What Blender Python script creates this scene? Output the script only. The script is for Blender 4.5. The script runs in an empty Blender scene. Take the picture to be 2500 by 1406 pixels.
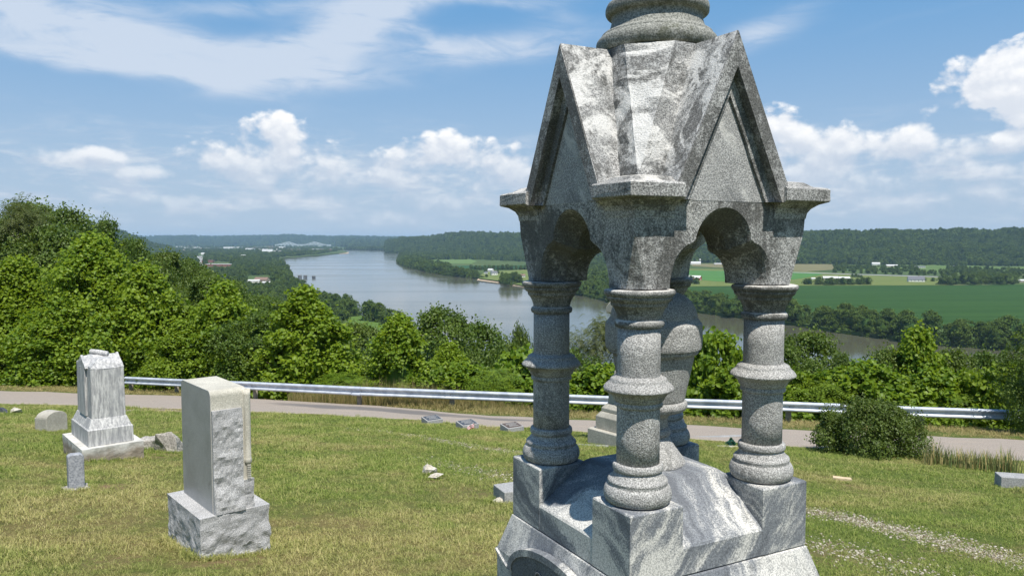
import bpy, bmesh, math, random
import numpy as np
from mathutils import Vector, Matrix, noise as mnoise
from mathutils.geometry import tessellate_polygon

random.seed(7)
RS = np.random.RandomState(7)
R = math.radians
scene = bpy.context.scene

# ------------------------------------------------------------------ camera
PITCH = 0.0625
FPX, CXP, CYP = 1900.0, 1250.0, 703.0          # pinhole of the photograph (2500 x 1406)
cam_data = bpy.data.cameras.new('camera')
cam = bpy.data.objects.new('camera', cam_data)
scene.collection.objects.link(cam)
cam_data.sensor_width = 36.0
cam_data.lens = 36.0 * FPX / 2500.0
cam_data.clip_start = 0.1
cam_data.clip_end = 80000.0
cam.location = (0, 0, 0)
cam.rotation_euler = (R(90) - PITCH, 0, 0)
scene.camera = cam

# ------------------------------------------------------------------ sun, exposure
SUN_AZ, SUN_EL = R(22.5), R(63.5)               # the sun stands behind the camera, to its right
S = Vector((math.sin(SUN_AZ) * math.cos(SUN_EL), -math.cos(SUN_AZ) * math.cos(SUN_EL), math.sin(SUN_EL)))
sun_data = bpy.data.lights.new('sun', 'SUN')
sun_data.energy = 5.0
sun_data.angle = R(0.53)
sun_data.color = (1.0, 0.95, 0.87)
sun = bpy.data.objects.new('sun', sun_data)
scene.collection.objects.link(sun)
sun.rotation_euler = S.to_track_quat('Z', 'Y').to_euler()
sun.location = (0, -20, 60)

scene.view_settings.view_transform = 'Standard'
scene.view_settings.look = 'None'
scene.view_settings.exposure = 0.32
scene.view_settings.gamma = 1.0
scene.view_settings.use_curve_mapping = False
scene.render.engine = 'CYCLES'
cy = scene.cycles
cy.max_bounces = 6
cy.diffuse_bounces = 3
cy.glossy_bounces = 3
cy.transmission_bounces = 4
cy.transparent_max_bounces = 8
cy.volume_bounces = 0
cy.use_denoising = True
cy.sample_clamp_indirect = 4.0
cy.caustics_reflective = False
cy.caustics_refractive = False


# ------------------------------------------------------------------ node helper
class NT:
    def __init__(s, tree):
        s.t = tree
        for n in list(tree.nodes):
            tree.nodes.remove(n)

    def add(s, typ, props=None, **ins):
        n = s.t.nodes.new(typ)
        for k, v in (props or {}).items():
            setattr(n, k, v)
        for k, v in ins.items():
            key = int(k[1:]) if k[0] == '_' and k[1:].isdigit() else k.replace('_', ' ')
            s.put(n.inputs[key], v)
        return n

    def put(s, sock, v):
        if isinstance(v, bpy.types.NodeSocket):
            s.t.links.new(v, sock)
        elif isinstance(v, bpy.types.Node):
            s.t.links.new(v.outputs[0], sock)
        elif hasattr(sock, 'default_value'):
            if isinstance(v, (tuple, list)) and sock.type == 'RGBA' and len(v) == 3:
                v = (*v, 1)
            sock.default_value = v

    def m(s, op, a, b=0.0, c=0.0, clamp=False):
        n = s.t.nodes.new('ShaderNodeMath')
        n.operation = op
        n.use_clamp = clamp
        s.put(n.inputs[0], a)
        s.put(n.inputs[1], b)
        s.put(n.inputs[2], c)
        return n.outputs[0]

    def vm(s, op, a, b=(0, 0, 0), scale=None):
        n = s.t.nodes.new('ShaderNodeVectorMath')
        n.operation = op
        s.put(n.inputs[0], a)
        s.put(n.inputs[1], b)
        if scale is not None:
            s.put(n.inputs['Scale'], scale)
        return n.outputs[0]

    def sm(s, x, lo, hi, a=0.0, b=1.0, kind='SMOOTHSTEP'):
        n = s.t.nodes.new('ShaderNodeMapRange')
        n.interpolation_type = kind
        s.put(n.inputs['Value'], x)
        for k, v in (('From Min', lo), ('From Max', hi), ('To Min', a), ('To Max', b)):
            s.put(n.inputs[k], v)
        return n.outputs[0]

    def mix(s, f, a, b, blend='MIX'):
        n = s.t.nodes.new('ShaderNodeMix')
        n.data_type = 'RGBA'
        n.blend_type = blend
        s.put(n.inputs[0], f)
        s.put(n.inputs[6], a)
        s.put(n.inputs[7], b)
        return n.outputs[2]

    def noise(s, vec, scale, detail=4.0, rough=0.55, dist=0.0, dim='3D'):
        n = s.add('ShaderNodeTexNoise', {'noise_dimensions': dim}, Scale=scale, Detail=detail, Roughness=rough, Distortion=dist)
        if vec is not None:
            s.put(n.inputs['Vector'], vec)
        return n.outputs[0]

    def vor(s, vec, scale, feature='F1'):
        n = s.add('ShaderNodeTexVoronoi', {'feature': feature}, Scale=scale)
        if vec is not None:
            s.put(n.inputs['Vector'], vec)
        return n.outputs['Distance']

    def xyz(s, vec):
        n = s.add('ShaderNodeSeparateXYZ', None, _0=vec)
        return n.outputs[0], n.outputs[1], n.outputs[2]

    def comb(s, x, y, z=0.0):
        n = s.t.nodes.new('ShaderNodeCombineXYZ')
        s.put(n.inputs[0], x)
        s.put(n.inputs[1], y)
        s.put(n.inputs[2], z)
        return n.outputs[0]


# ------------------------------------------------------------------ pixel rays -> places in the world
def ray(px, py):
    u = -(py - CYP) / FPX
    x = (px - CXP) / FPX
    return Vector((x, math.cos(PITCH) + u * math.sin(PITCH), -math.sin(PITCH) + u * math.cos(PITCH)))


def at_depth(px, py, y):
    r = ray(px, py)
    return r * (y / r.y)


def on_z(px, py, z):
    r = ray(px, py)
    return r * (z / r.z)


def to_px(x, y, z):
    d = y * math.cos(PITCH) - z * math.sin(PITCH)
    u = y * math.sin(PITCH) + z * math.cos(PITCH)
    return CXP + FPX * x / d, CYP - FPX * u / d


def ang(px, py):
    r = ray(px, py)
    return math.atan2(r.x, r.y), math.atan2(r.z, math.hypot(r.x, r.y))


# ------------------------------------------------------------------ world: sky with clouds
world = bpy.data.worlds.new('World')
scene.world = world
world.use_nodes = True
w = NT(world.node_tree)
tc = w.add('ShaderNodeTexCoord')
D = tc.outputs['Generated']
dx, dy, dz = w.xyz(D)
AZ = w.m('ARCTAN2', dx, dy)
EL = w.m('ARCSINE', dz)
sky = w.add('ShaderNodeTexSky', {'sky_type': 'NISHITA', 'sun_disc': False, 'sun_elevation': SUN_EL,
                                 'sun_rotation': math.pi - SUN_AZ, 'altitude': 200.0, 'air_density': 1.0,
                                 'dust_density': 1.6, 'ozone_density': 1.6})
NS = 0.1                                         # strength of the background
skyc = w.mix(w.sm(EL, 0.0, 0.55), sky.outputs[0], (0, 0, 0))
skyc = sky.outputs[0]


def blob(cpx, cpy, a, b, tilt=0.0, p=None, soft=False):
    """1 - r^2 of an ellipse in the sky (centre and half axes given in degrees-per-pixel of the camera)"""
    u0, v0 = ang(cpx, cpy)
    du = w.m('SUBTRACT', p[0], u0)
    dv = w.m('SUBTRACT', p[1], v0)
    if tilt:
        c, s_ = math.cos(tilt), math.sin(tilt)
        du2 = w.m('MULTIPLY_ADD', du, c, w.m('MULTIPLY', dv, s_))
        dv = w.m('MULTIPLY_ADD', dv, c, w.m('MULTIPLY', du, -s_))
        du = du2
    du = w.m('MULTIPLY', du, FPX / a)
    dv = w.m('MULTIPLY', dv, FPX / b)
    r2 = w.m('MULTIPLY_ADD', du, du, w.m('MULTIPLY', dv, dv))
    if soft:
        return w.m('EXPONENT', w.m('MULTIPLY', r2, -1.0))
    return w.m('SUBTRACT', 1.0, r2)


CUM = [  # cumulus heads: centre, half axes
    (675, 322, 92, 40), (575, 392, 120, 66), (690, 400, 120, 50), (770, 405, 105, 58), (660, 436, 190, 46),
    (1085, 372, 115, 48), (1190, 405, 140, 60), (1010, 388, 100, 36), (1270, 420, 90, 55), (1150, 445, 190, 34),
    (1935, 335, 95, 72), (2020, 385, 115, 76), (1960, 430, 150, 44), (2215, 378, 115, 58), (2260, 420, 100, 46), (2120, 440, 150, 40),
    (2400, 212, 110, 62), (2500, 180, 90, 80), (2500, 275, 90, 40), (2460, 345, 110, 30), (2340, 425, 130, 30),
    (350, 425, 70, 22), (300, 490, 110, 24), (940, 440, 120, 34), (480, 500, 110, 26),
    (700, 490, 170, 28), (1100, 490, 220, 30), (900, 530, 180, 24), (2200, 500, 220, 28), (2420, 470, 140, 30), (210, 385, 110, 26),
]


def cumulus(u, v):
    p = (u, v)
    f = None
    for (a_, b_, c_, d_) in CUM:
        e = blob(a_, b_, c_ * 1.05, d_ * 1.1, 0, p)
        f = e if f is None else w.m('SMOOTH_MAX', f, e, 0.35)
    f = w.m('MAXIMUM', f, -1.6)
    vec = w.comb(u, w.m('MULTIPLY', v, 1.35))
    # other cumulus fields all round the horizon, outside the frame too
    band = w.m('MULTIPLY', w.sm(v, 0.01, 0.07), w.sm(v, 0.30, 0.16))
    away = w.sm(w.m('ABSOLUTE', u), 0.62, 0.85)
    g = w.noise(vec, 3.2, 2.0, 0.5)
    g = w.m('MULTIPLY', w.m('SUBTRACT', w.m('MULTIPLY', w.m('SUBTRACT', g, 0.48), 9.0), w.m('MULTIPLY', w.m('SUBTRACT', 1.0, band), 5.0)), 1.0)
    g = w.m('SUBTRACT', g, w.m('MULTIPLY', w.m('SUBTRACT', 1.0, away), 9.0))
    f = w.m('MAXIMUM', f, g)
    n1 = w.noise(vec, 15.0, 9.0, 0.58, 0.15)
    puff = w.add('ShaderNodeTexVoronoi', {'feature': 'SMOOTH_F1'}, Scale=34.0, Smoothness=0.6, Detail=2.0, Roughness=0.5, Vector=w.vm('ADD', vec, w.comb(w.m('MULTIPLY', n1, 0.03), w.m('MULTIPLY', n1, 0.02))))
    pf = w.m('SUBTRACT', 0.55, puff.outputs['Distance'])
    f = w.m('ADD', f, w.m('MULTIPLY', w.m('SUBTRACT', n1, 0.475), 3.9))
    f = w.m('ADD', f, w.m('MULTIPLY', pf, 0.9))
    return f, n1, pf


f1, nA, pA = cumulus(AZ, EL)
f2, nB, pB = cumulus(w.m('ADD', AZ, 0.0035), w.m('ADD', EL, 0.011))
dens = w.m('MULTIPLY', w.sm(f1, -0.10, w.sm(EL, 0.03, 0.16, 1.3, 0.5)), w.sm(EL, 0.0, 0.13, 0.45, 0.97))
lit = w.sm(w.m('SUBTRACT', f1, f2), -0.5, 1.3)               # thinner towards the light: sunlit head
low = w.sm(EL, 0.03, 0.16)
lit = w.m('MULTIPLY_ADD', lit, 0.7, w.m('MULTIPLY', low, 0.38), clamp=True)
cum_col = w.mix(lit, (4.6, 5.2, 6.2), (8.6, 8.6, 8.6))
# flat layer of small far clouds above the horizon
vecl = w.comb(w.m('MULTIPLY', AZ, 1.0), w.m('MULTIPLY', EL, 4.2))
layer = w.noise(vecl, 9.0, 7.0, 0.62, 0.3)
lband = w.m('MULTIPLY', w.sm(EL, 0.0, 0.05), w.sm(EL, 0.17, 0.05))
ld = w.m('MULTIPLY', w.sm(layer, 0.42, 0.66), w.m('MULTIPLY', lband, 0.75))
lb = w.noise(vecl, 26.0, 5.0, 0.55)
lcol = w.mix(w.sm(lb, 0.42, 0.62), (4.5, 5.2, 6.3), (7.0, 7.2, 7.5))
# high thin streaks
wisp_w = w.noise(w.comb(AZ, EL), 3.0, 4.0, 0.6)
Pc = (w.m('ADD', AZ, w.m('MULTIPLY', w.m('SUBTRACT', wisp_w, 0.5), 0.10)),
      w.m('ADD', EL, w.m('MULTIPLY', w.m('SUBTRACT', wisp_w, 0.5), 0.045)))
CIR = [(300, 85, 360, 46, R(-17), 1.0), (60, 30, 340, 44, R(-4), 0.9), (500, 150, 380, 30, R(-2), 1.3), (560, 120, 300, 40, R(-8), 0.8),
       (770, 100, 260, 48, R(22), 1.2), (900, 45, 130, 50, R(35), 1.0), (160, 140, 300, 20, R(-4), 0.9), (640, 12, 360, 22, R(5), 0.7),
       (1130, 125, 240, 34, R(2), 0.85), (1020, 90, 90, 18, R(-30), 0.6), (1330, 25, 120, 22, R(-12), 0.5), (1290, 105, 220, 40, R(8), 0.6),
       (1880, 66, 140, 36, R(18), 1.0), (1200, 2, 300, 14, 0, 0.6), (2300, 30, 260, 12, R(6), 0.25)]
ci = None
for (a_, b_, c_, d_, t_, k_) in CIR:
    e = w.m('MULTIPLY', blob(a_, b_, c_, d_, t_, Pc, True), k_)
    ci = e if ci is None else w.m('ADD', ci, e)
fib = w.noise(w.comb(w.m('MULTIPLY_ADD', AZ, 1.0, w.m('MULTIPLY', EL, 0.3)), w.m('MULTIPLY', EL, 4.0)), 11.0, 8.0, 0.62, 0.6)
away_c = w.m('MAXIMUM', w.sm(w.m('ABSOLUTE', AZ), 0.66, 0.95), w.sm(EL, 0.36, 0.6))
big = w.noise(D, 2.4, 5.0, 0.6, 0.4)
ci = w.m('ADD', ci, w.m('MULTIPLY', w.m('MULTIPLY', away_c, w.sm(EL, 0.08, 0.25)), w.sm(big, 0.5, 0.8, 0.0, 0.5)))
ci = w.m('MULTIPLY', ci, w.sm(fib, 0.25, 0.68, 0.45, 1.2))
cid = w.m('MULTIPLY', w.sm(ci, 0.05, 1.5), 0.80)
# deepen and cool the clear sky a little, paler towards the horizon
clear = w.mix(w.sm(EL, -0.02, 0.36), (3.6, 4.75, 6.1), (1.05, 2.95, 5.6))
clear = w.mix(w.sm(EL, 0.34, 1.2), clear, (0.45, 1.35, 3.1))
clear = w.mix(0.9, skyc, clear)
c1 = w.mix(cid, clear, (5.6, 6.2, 7.1))
c2 = w.mix(ld, c1, lcol)
c3 = w.mix(dens, c2, cum_col)
hz = w.m('MULTIPLY', w.sm(EL, 0.16, -0.02), 0.5)
c4 = w.mix(hz, c3, (3.7, 4.7, 5.9))
bg = w.add('ShaderNodeBackground', None, Color=c4, Strength=NS)
wo = w.add('ShaderNodeOutputWorld')
w.t.links.new(bg.outputs[0], wo.inputs[0])
world.cycles.sampling_method = 'MANUAL'
world.cycles.sample_map_resolution = 512


# ------------------------------------------------------------------ object helpers
def tag(o, label=None, cat=None, group=None, kind=None):
    if label:
        o['label'] = label
    if cat:
        o['category'] = cat
    if group:
        o['group'] = group
    if kind:
        o['kind'] = kind
    return o


def empty(name, loc=(0, 0, 0), rz=0.0, label=None, cat=None, group=None):
    o = bpy.data.objects.new(name, None)
    o.empty_display_size = 0.2
    scene.collection.objects.link(o)
    o.location = loc
    o.rotation_euler = (0, 0, rz)
    return tag(o, label, cat, group)


def link(name, me, mat=None, parent=None, loc=None, rot=None, scl=None):
    o = bpy.data.objects.new(name, me)
    if mat is not None and len(me.materials) == 0:
        me.materials.append(mat)
    scene.collection.objects.link(o)
    if parent is not None:
        o.parent = parent
    if loc is not None:
        o.location = loc
    if rot is not None:
        o.rotation_euler = rot
    if scl is not None:
        o.scale = scl
    return o


def mesh_py(name, verts, faces, smooth=False):
    me = bpy.data.meshes.new(name)
    me.from_pydata([tuple(v) for v in verts], [], faces)
    me.update()
    if smooth:
        me.shade_smooth()
    return me


def mesh_bm(name, bm, smooth=False):
    bmesh.ops.recalc_face_normals(bm, faces=bm.faces)
    me = bpy.data.meshes.new(name)
    bm.to_mesh(me)
    bm.free()
    if smooth:
        me.shade_smooth()
    return me


def mesh_np(name, V, F):
    """V (n,3), F (m,k) numpy"""
    me = bpy.data.meshes.new(name)
    n, m, k = len(V), len(F), F.shape[1]
    me.vertices.add(n)
    me.vertices.foreach_set('co', np.ascontiguousarray(V, np.float32).ravel())
    me.loops.add(m * k)
    me.loops.foreach_set('vertex_index', np.ascontiguousarray(F, np.int32).ravel())
    me.polygons.add(m)
    me.polygons.foreach_set('loop_start', np.arange(0, m * k, k, dtype=np.int32))
    me.polygons.foreach_set('loop_total', np.full(m, k, np.int32))
    me.update()
    return me


def bevel(o, wd=0.004, seg=2, ang_=35):
    b = o.modifiers.new('bevel', 'BEVEL')
    b.width = wd
    b.segments = seg
    b.limit_method = 'ANGLE'
    b.angle_limit = R(ang_)
    return o


def add_box(bm, x0, x1, y0, y1, z0, z1, M=None):
    vs = [bm.verts.new((x, y, z)) for z in (z0, z1) for y in (y0, y1) for x in (x0, x1)]
    for f in ((0, 2, 3, 1), (4, 5, 7, 6), (0, 1, 5, 4), (2, 6, 7, 3), (0, 4, 6, 2), (1, 3, 7, 5)):
        bm.faces.new([vs[i] for i in f])
    if M is not None:
        bmesh.ops.transform(bm, matrix=M, verts=vs)
    return vs


def add_loft(bm, rings, close=True):
    """rings: list of lists of points, equal count"""
    L = [[bm.verts.new(p) for p in r] for r in rings]
    n = len(L[0])
    for a, b in zip(L[:-1], L[1:]):
        for i in range(n):
            j = (i + 1) % n
            bm.faces.new((a[i], a[j], b[j], b[i]))
    if close:
        bm.faces.new(L[0][::-1])
        bm.faces.new(L[-1])
    return L


def add_lathe(bm, prof, seg=48, c=(0, 0)):
    rings = [[(c[0] + r * math.cos(2 * math.pi * i / seg), c[1] + r * math.sin(2 * math.pi * i / seg), z) for i in range(seg)] for r, z in prof]
    return add_loft(bm, rings)


def sq(hx, hy, z, cx=0.0, cy_=0.0):
    return [(cx - hx, cy_ - hy, z), (cx + hx, cy_ - hy, z), (cx + hx, cy_ + hy, z), (cx - hx, cy_ + hy, z)]


def smooth_prof(pts, sub=3):
    """Catmull-Rom through (r, z) points; a point given with a third value stays a sharp corner"""
    out = []
    n = len(pts)
    for i in range(n - 1):
        p1, p2 = pts[i], pts[i + 1]
        p0 = pts[i - 1] if i > 0 and len(p1) == 2 else p1
        p3 = pts[i + 2] if i + 2 < n and len(p2) == 2 else p2
        for k in range(sub):
            t = k / sub
            q = []
            for a in (0, 1):
                q.append(0.5 * (2 * p1[a] + (p2[a] - p0[a]) * t + (2 * p0[a] - 5 * p1[a] + 4 * p2[a] - p3[a]) * t * t
                                + (3 * p1[a] - p0[a] - 3 * p2[a] + p3[a]) * t ** 3))
            out.append((max(q[0], 0.0005), q[1]))
    out.append((pts[-1][0], pts[-1][1]))
    return out


def jag(bm, amp, scale, seed=0.0, freq2=3.0, keep=None, cuts=0):
    if cuts:
        bmesh.ops.subdivide_edges(bm, edges=bm.edges[:], cuts=cuts, use_grid_fill=True)
    bm.normal_update()
    for v in bm.verts:
        if keep is not None and keep(v.co):
            continue
        p = v.co * scale + Vector((seed, seed * 1.7, -seed))
        n = mnoise.noise(p) + 0.5 * mnoise.noise(p * freq2)
        v.co += v.normal * (amp * n)


# ------------------------------------------------------------------ materials
MATS = {}


def newmat(name):
    m = bpy.data.materials.new(name)
    m.use_nodes = True
    MATS[name] = m
    return m, NT(m.node_tree)


def finish(n, col, rough=0.8, bump=None, bstr=0.3, bdist=0.01, spec=0.5, metallic=0.0, **kw):
    b = n.add('ShaderNodeBsdfPrincipled', None, Base_Color=col, Roughness=rough, Metallic=metallic, **kw)
    b.inputs['Specular IOR Level'].default_value = spec
    if bump is not None:
        bn = n.add('ShaderNodeBump', None, Height=bump, Strength=bstr, Distance=bdist)
        n.t.links.new(bn.outputs[0], b.inputs['Normal'])
    o = n.add('ShaderNodeOutputMaterial')
    n.t.links.new(b.outputs[0], o.inputs[0])
    return b


def flat(name, col, rough=0.7, var=0.12, scale=3.0, spec=0.4, metallic=0.0):
    m, n = newmat(name)
    tcx = n.add('ShaderNodeTexCoord').outputs['Object']
    q = n.noise(tcx, scale, 5.0, 0.6)
    c = n.mix(n.sm(q, 0.3, 0.7), tuple(x * (1 - var) for x in col), tuple(min(1, x * (1 + var)) for x in col))
    finish(n, c, rough, q, 0.15, 0.01, spec, metallic)
    return m


def granite(name, dark, light, lichen=0.35, lichen_col=(0.055, 0.055, 0.05), white=(0.62, 0.60, 0.56), wamt=0.3, grain=170.0, big=1.0, bstr=0.55, upw=0.5, seed=0.0, rough=0.85, vein=0.0, contrast=1.0):
    """weathered granular stone: grain, cloudy tone, dark lichen in patches and drips, pale crust on ledges"""
    m, n = newmat(name)
    P = n.add('ShaderNodeTexCoord').outputs['Object']
    P = n.vm('ADD', P, (seed, seed * 0.37, seed * 0.73))
    x, y, z = n.xyz(P)
    _, _, gz = n.xyz(n.add('ShaderNodeNewGeometry').outputs['Normal'])
    g1 = n.noise(P, grain, 4.0, 0.75)
    g2 = n.vor(P, grain * 0.68)
    gr = n.m('ADD', n.m('MULTIPLY', g1, 0.7), n.m('MULTIPLY', g2, 0.35))
    base = n.mix(n.sm(gr, 0.38, 0.70, 0.08, 0.92), dark, light)
    sp = n.sm(n.noise(P, grain * 1.35, 2.0, 0.5), 0.64, 0.72)
    base = n.mix(n.m('MULTIPLY', sp, 0.55), base, tuple(min(1, c * 1.3) for c in light))
    tone = n.noise(P, 3.1 * big, 6.0, 0.65, 0.5)
    base = n.mix(n.sm(tone, 0.38, 0.68, 0.0, 0.6), base, n.mix(n.sm(gr, 0.3, 0.7), tuple(c * 0.8 for c in dark), tuple(c * 0.55 for c in light)))
    if vein:
        wq = n.m('ADD', n.m('MULTIPLY', x, 0.75), n.m('ADD', n.m('MULTIPLY', y, 0.3), n.m('MULTIPLY', z, 0.62)))
        wq = n.m('ADD', wq, n.m('MULTIPLY', n.noise(P, 3.0, 4.0, 0.6), 0.22))
        al = n.m('SUBTRACT', n.m('MULTIPLY', z, 0.7), n.m('MULTIPLY', x, 0.6))
        vv = n.noise(n.comb(wq, n.m('MULTIPLY', al, 0.2), 1.7), 13.0, 5.0, 0.62)
        base = n.mix(n.m('MULTIPLY', n.sm(vv, 0.54, 0.66), vein), base, (0.60, 0.59, 0.56))
        base = n.mix(n.m('MULTIPLY', n.sm(vv, 0.47, 0.38), vein * 0.7), base, (0.13, 0.135, 0.14))
    # dark growth: patches, and drips running down the upright faces
    l1 = n.noise(P, 5.0 * big, 7.0, 0.72, 0.4)
    l2 = n.noise(P, 38.0, 6.0, 0.8)
    dr = n.noise(n.comb(n.m('MULTIPLY', x, 16.0), n.m('MULTIPLY', y, 16.0), n.m('MULTIPLY', z, 1.6)), 1.0, 6.0, 0.7)
    lm = n.m('ADD', n.m('MULTIPLY', l1, 0.46), n.m('ADD', n.m('MULTIPLY', l2, 0.34), n.m('MULTIPLY', dr, 0.20)))
    lt = n.m('MULTIPLY_ADD', gz, 0.04, 0.60 - 0.20 * lichen)
    mac = n.noise(P, 1.9 * big, 3.0, 0.5)
    lm = n.m('ADD', lm, n.m('MULTIPLY', n.m('SUBTRACT', mac, 0.5), 0.34))
    lmask = n.sm(lm, lt, n.m('ADD', lt, 0.085))
    base = n.mix(n.m('MULTIPLY', lmask, min(1.0, 0.40 + 0.5 * lichen)), base, lichen_col)
    w1 = n.noise(P, 4.2 * big, 8.0, 0.72, 0.8)
    w2 = n.m('ADD', w1, n.m('MULTIPLY', n.noise(P, 60.0, 4.0, 0.7), 0.20))
    w2 = n.m('ADD', w2, n.m('MULTIPLY', n.m('MAXIMUM', gz, 0.0), 0.16 * upw))
    wm = n.sm(w2, 0.82 - 0.22 * wamt, 0.93 - 0.22 * wamt)
    base = n.mix(n.m('MULTIPLY', wm, 0.85), base, n.mix(n.sm(gr, 0.3, 0.6), tuple(c * 0.75 for c in white), white))
    bh = n.m('ADD', gr, n.m('MULTIPLY', n.noise(P, 28.0, 6.0, 0.7), 1.2))
    finish(n, base, rough, bh, bstr, 0.006, 0.3)
    return m


M_CANOPY = granite('canopy_stone', (0.105, 0.103, 0.10), (0.60, 0.595, 0.57), lichen=0.68, wamt=0.40, grain=200.0, upw=1.0, vein=0.25, bstr=0.7)
M_GABLE = granite('gable_stone', (0.115, 0.113, 0.11), (0.60, 0.595, 0.575), lichen=0.60, wamt=0.36, grain=200.0, upw=1.0, seed=1.3, bstr=0.7)
M_TYMP = granite('tympanum_stone', (0.19, 0.19, 0.19), (0.60, 0.595, 0.575), lichen=0.12, wamt=0.45, grain=200.0, seed=2.2, vein=0.75)
M_ROOF = granite('roof_stone', (0.13, 0.13, 0.13), (0.52, 0.52, 0.50), lichen=0.70, wamt=0.80, grain=200.0, big=0.9, upw=1.2, bstr=0.9, seed=3.0, white=(0.70, 0.69, 0.66), vein=0.06)
M_COLUMN = granite('column_granite', (0.145, 0.143, 0.138), (0.66, 0.65, 0.62), lichen=0.36, wamt=0.24, grain=250.0, lichen_col=(0.085, 0.085, 0.075), seed=5.0, bstr=0.8)
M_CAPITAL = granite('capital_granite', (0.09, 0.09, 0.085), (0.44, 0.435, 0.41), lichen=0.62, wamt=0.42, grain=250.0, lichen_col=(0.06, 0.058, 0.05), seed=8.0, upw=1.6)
M_FINIAL = granite('finial_granite', (0.11, 0.115, 0.10), (0.42, 0.42, 0.38), lichen=0.45, wamt=0.25, grain=180.0, lichen_col=(0.075, 0.08, 0.045), seed=11.0)
M_GREY = granite('grey_granite', (0.20, 0.20, 0.205), (0.66, 0.655, 0.645), lichen=0.12, wamt=0.12, grain=230.0, lichen_col=(0.14, 0.14, 0.14), seed=2.0, bstr=0.5)
M_CREAM = granite('cream_granite', (0.40, 0.38, 0.32), (0.66, 0.63, 0.54), lichen=0.05, wamt=0.1, grain=160.0, lichen_col=(0.25, 0.24, 0.2), white=(0.7, 0.68, 0.6), seed=6.0, bstr=0.3)
M_CONC = granite('pale_stone', (0.34, 0.32, 0.27), (0.52, 0.49, 0.42), lichen=0.15, wamt=0.2, grain=60.0, lichen_col=(0.25, 0.23, 0.18), seed=9.0, bstr=0.25)
M_MARK = granite('marker_granite', (0.22, 0.22, 0.22), (0.42, 0.42, 0.41), lichen=0.1, wamt=0.1, grain=90.0, seed=4.0, bstr=0.2)
M_DARKST = granite('dark_stone', (0.035, 0.04, 0.05), (0.10, 0.11, 0.125), lichen=0.2, wamt=0.0, grain=80.0, seed=4.5, bstr=0.2, rough=0.45)
M_SAND = granite('sandstone', (0.50, 0.38, 0.24), (0.64, 0.52, 0.35), lichen=0.05, wamt=0.1, grain=60.0, seed=1.5, bstr=0.3)
M_ROCK = granite('field_rock', (0.22, 0.205, 0.185), (0.50, 0.47, 0.42), lichen=0.35, wamt=0.3, grain=50.0, seed=7.5, bstr=0.6)
M_POLISH = granite('polished_granite', (0.25, 0.255, 0.26), (0.43, 0.435, 0.43), lichen=0.02, wamt=0.0, grain=300.0, seed=2.5, bstr=0.06, rough=0.38)


def veined(name, dirv, scale, seed=0.0, dirt=0.5):
    """grey marble with diagonal white veins"""
    m, n = newmat(name)
    P = n.add('ShaderNodeTexCoord').outputs['Object']
    P = n.vm('ADD', P, (seed, 0, seed))
    warp = n.add('ShaderNodeTexNoise', None, Vector=P, Scale=3.2, Detail=5.0, Roughness=0.6).outputs[1]
    P2 = n.vm('ADD', P, n.vm('SCALE', n.vm('SUBTRACT', warp, (0.5, 0.5, 0.5)), scale=0.16))
    wv = n.add('ShaderNodeVectorMath', {'operation': 'DOT_PRODUCT'}, _0=P2, _1=dirv).outputs['Value']
    al = n.add('ShaderNodeVectorMath', {'operation': 'DOT_PRODUCT'}, _0=P2, _1=(-dirv[2], 0.1, dirv[0])).outputs['Value']
    st = n.noise(n.comb(wv, n.m('MULTIPLY', al, 0.22), 0.3), scale, 5.0, 0.6)
    st2 = n.noise(n.comb(wv, n.m('MULTIPLY', al, 0.16), 7.3), scale * 4.5, 5.0, 0.65)
    br = n.noise(P, 3.5, 4.0, 0.6)
    v = n.m('ADD', n.m('MULTIPLY', st, 0.62), n.m('ADD', n.m('MULTIPLY', st2, 0.34), n.m('MULTIPLY', br, 0.26)))
    gr = n.noise(P, 170.0, 3.0, 0.75)
    v = n.m('ADD', v, n.m('MULTIPLY', n.m('SUBTRACT', gr, 0.5), 0.16))
    base = n.mix(n.sm(v, 0.56, 0.69), (0.215, 0.23, 0.25), (0.68, 0.665, 0.62))
    base = n.mix(n.sm(v, 0.47, 0.57, 0.75, 0.0), base, (0.11, 0.118, 0.135))
    base = n.mix(n.sm(gr, 0.38, 0.58, 0.55, 0.0), base, (0.06, 0.065, 0.07))
    l = n.noise(P, 9.0, 7.0, 0.75)
    base = n.mix(n.m('MULTIPLY', n.sm(l, 0.55, 0.66), dirt), base, (0.09, 0.09, 0.085))
    bh = n.m('ADD', gr, n.noise(P, 30.0, 4.0, 0.6))
    finish(n, base, 0.75, bh, 0.3, 0.004, 0.35)
    return m


M_VEIN = veined('veined_marble', (0.74, 0.30, -0.60), 9.0, 0.0, 0.3)
M_PANEL = granite('carved_panel_stone', (0.09, 0.093, 0.10), (0.25, 0.255, 0.265), lichen=0.45, wamt=0.0, grain=190.0, seed=14.0)
M_VEIN2 = veined('veined_marble_die', (0.75, 0.5, -0.35), 6.0, 4.0, 0.35)


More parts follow.
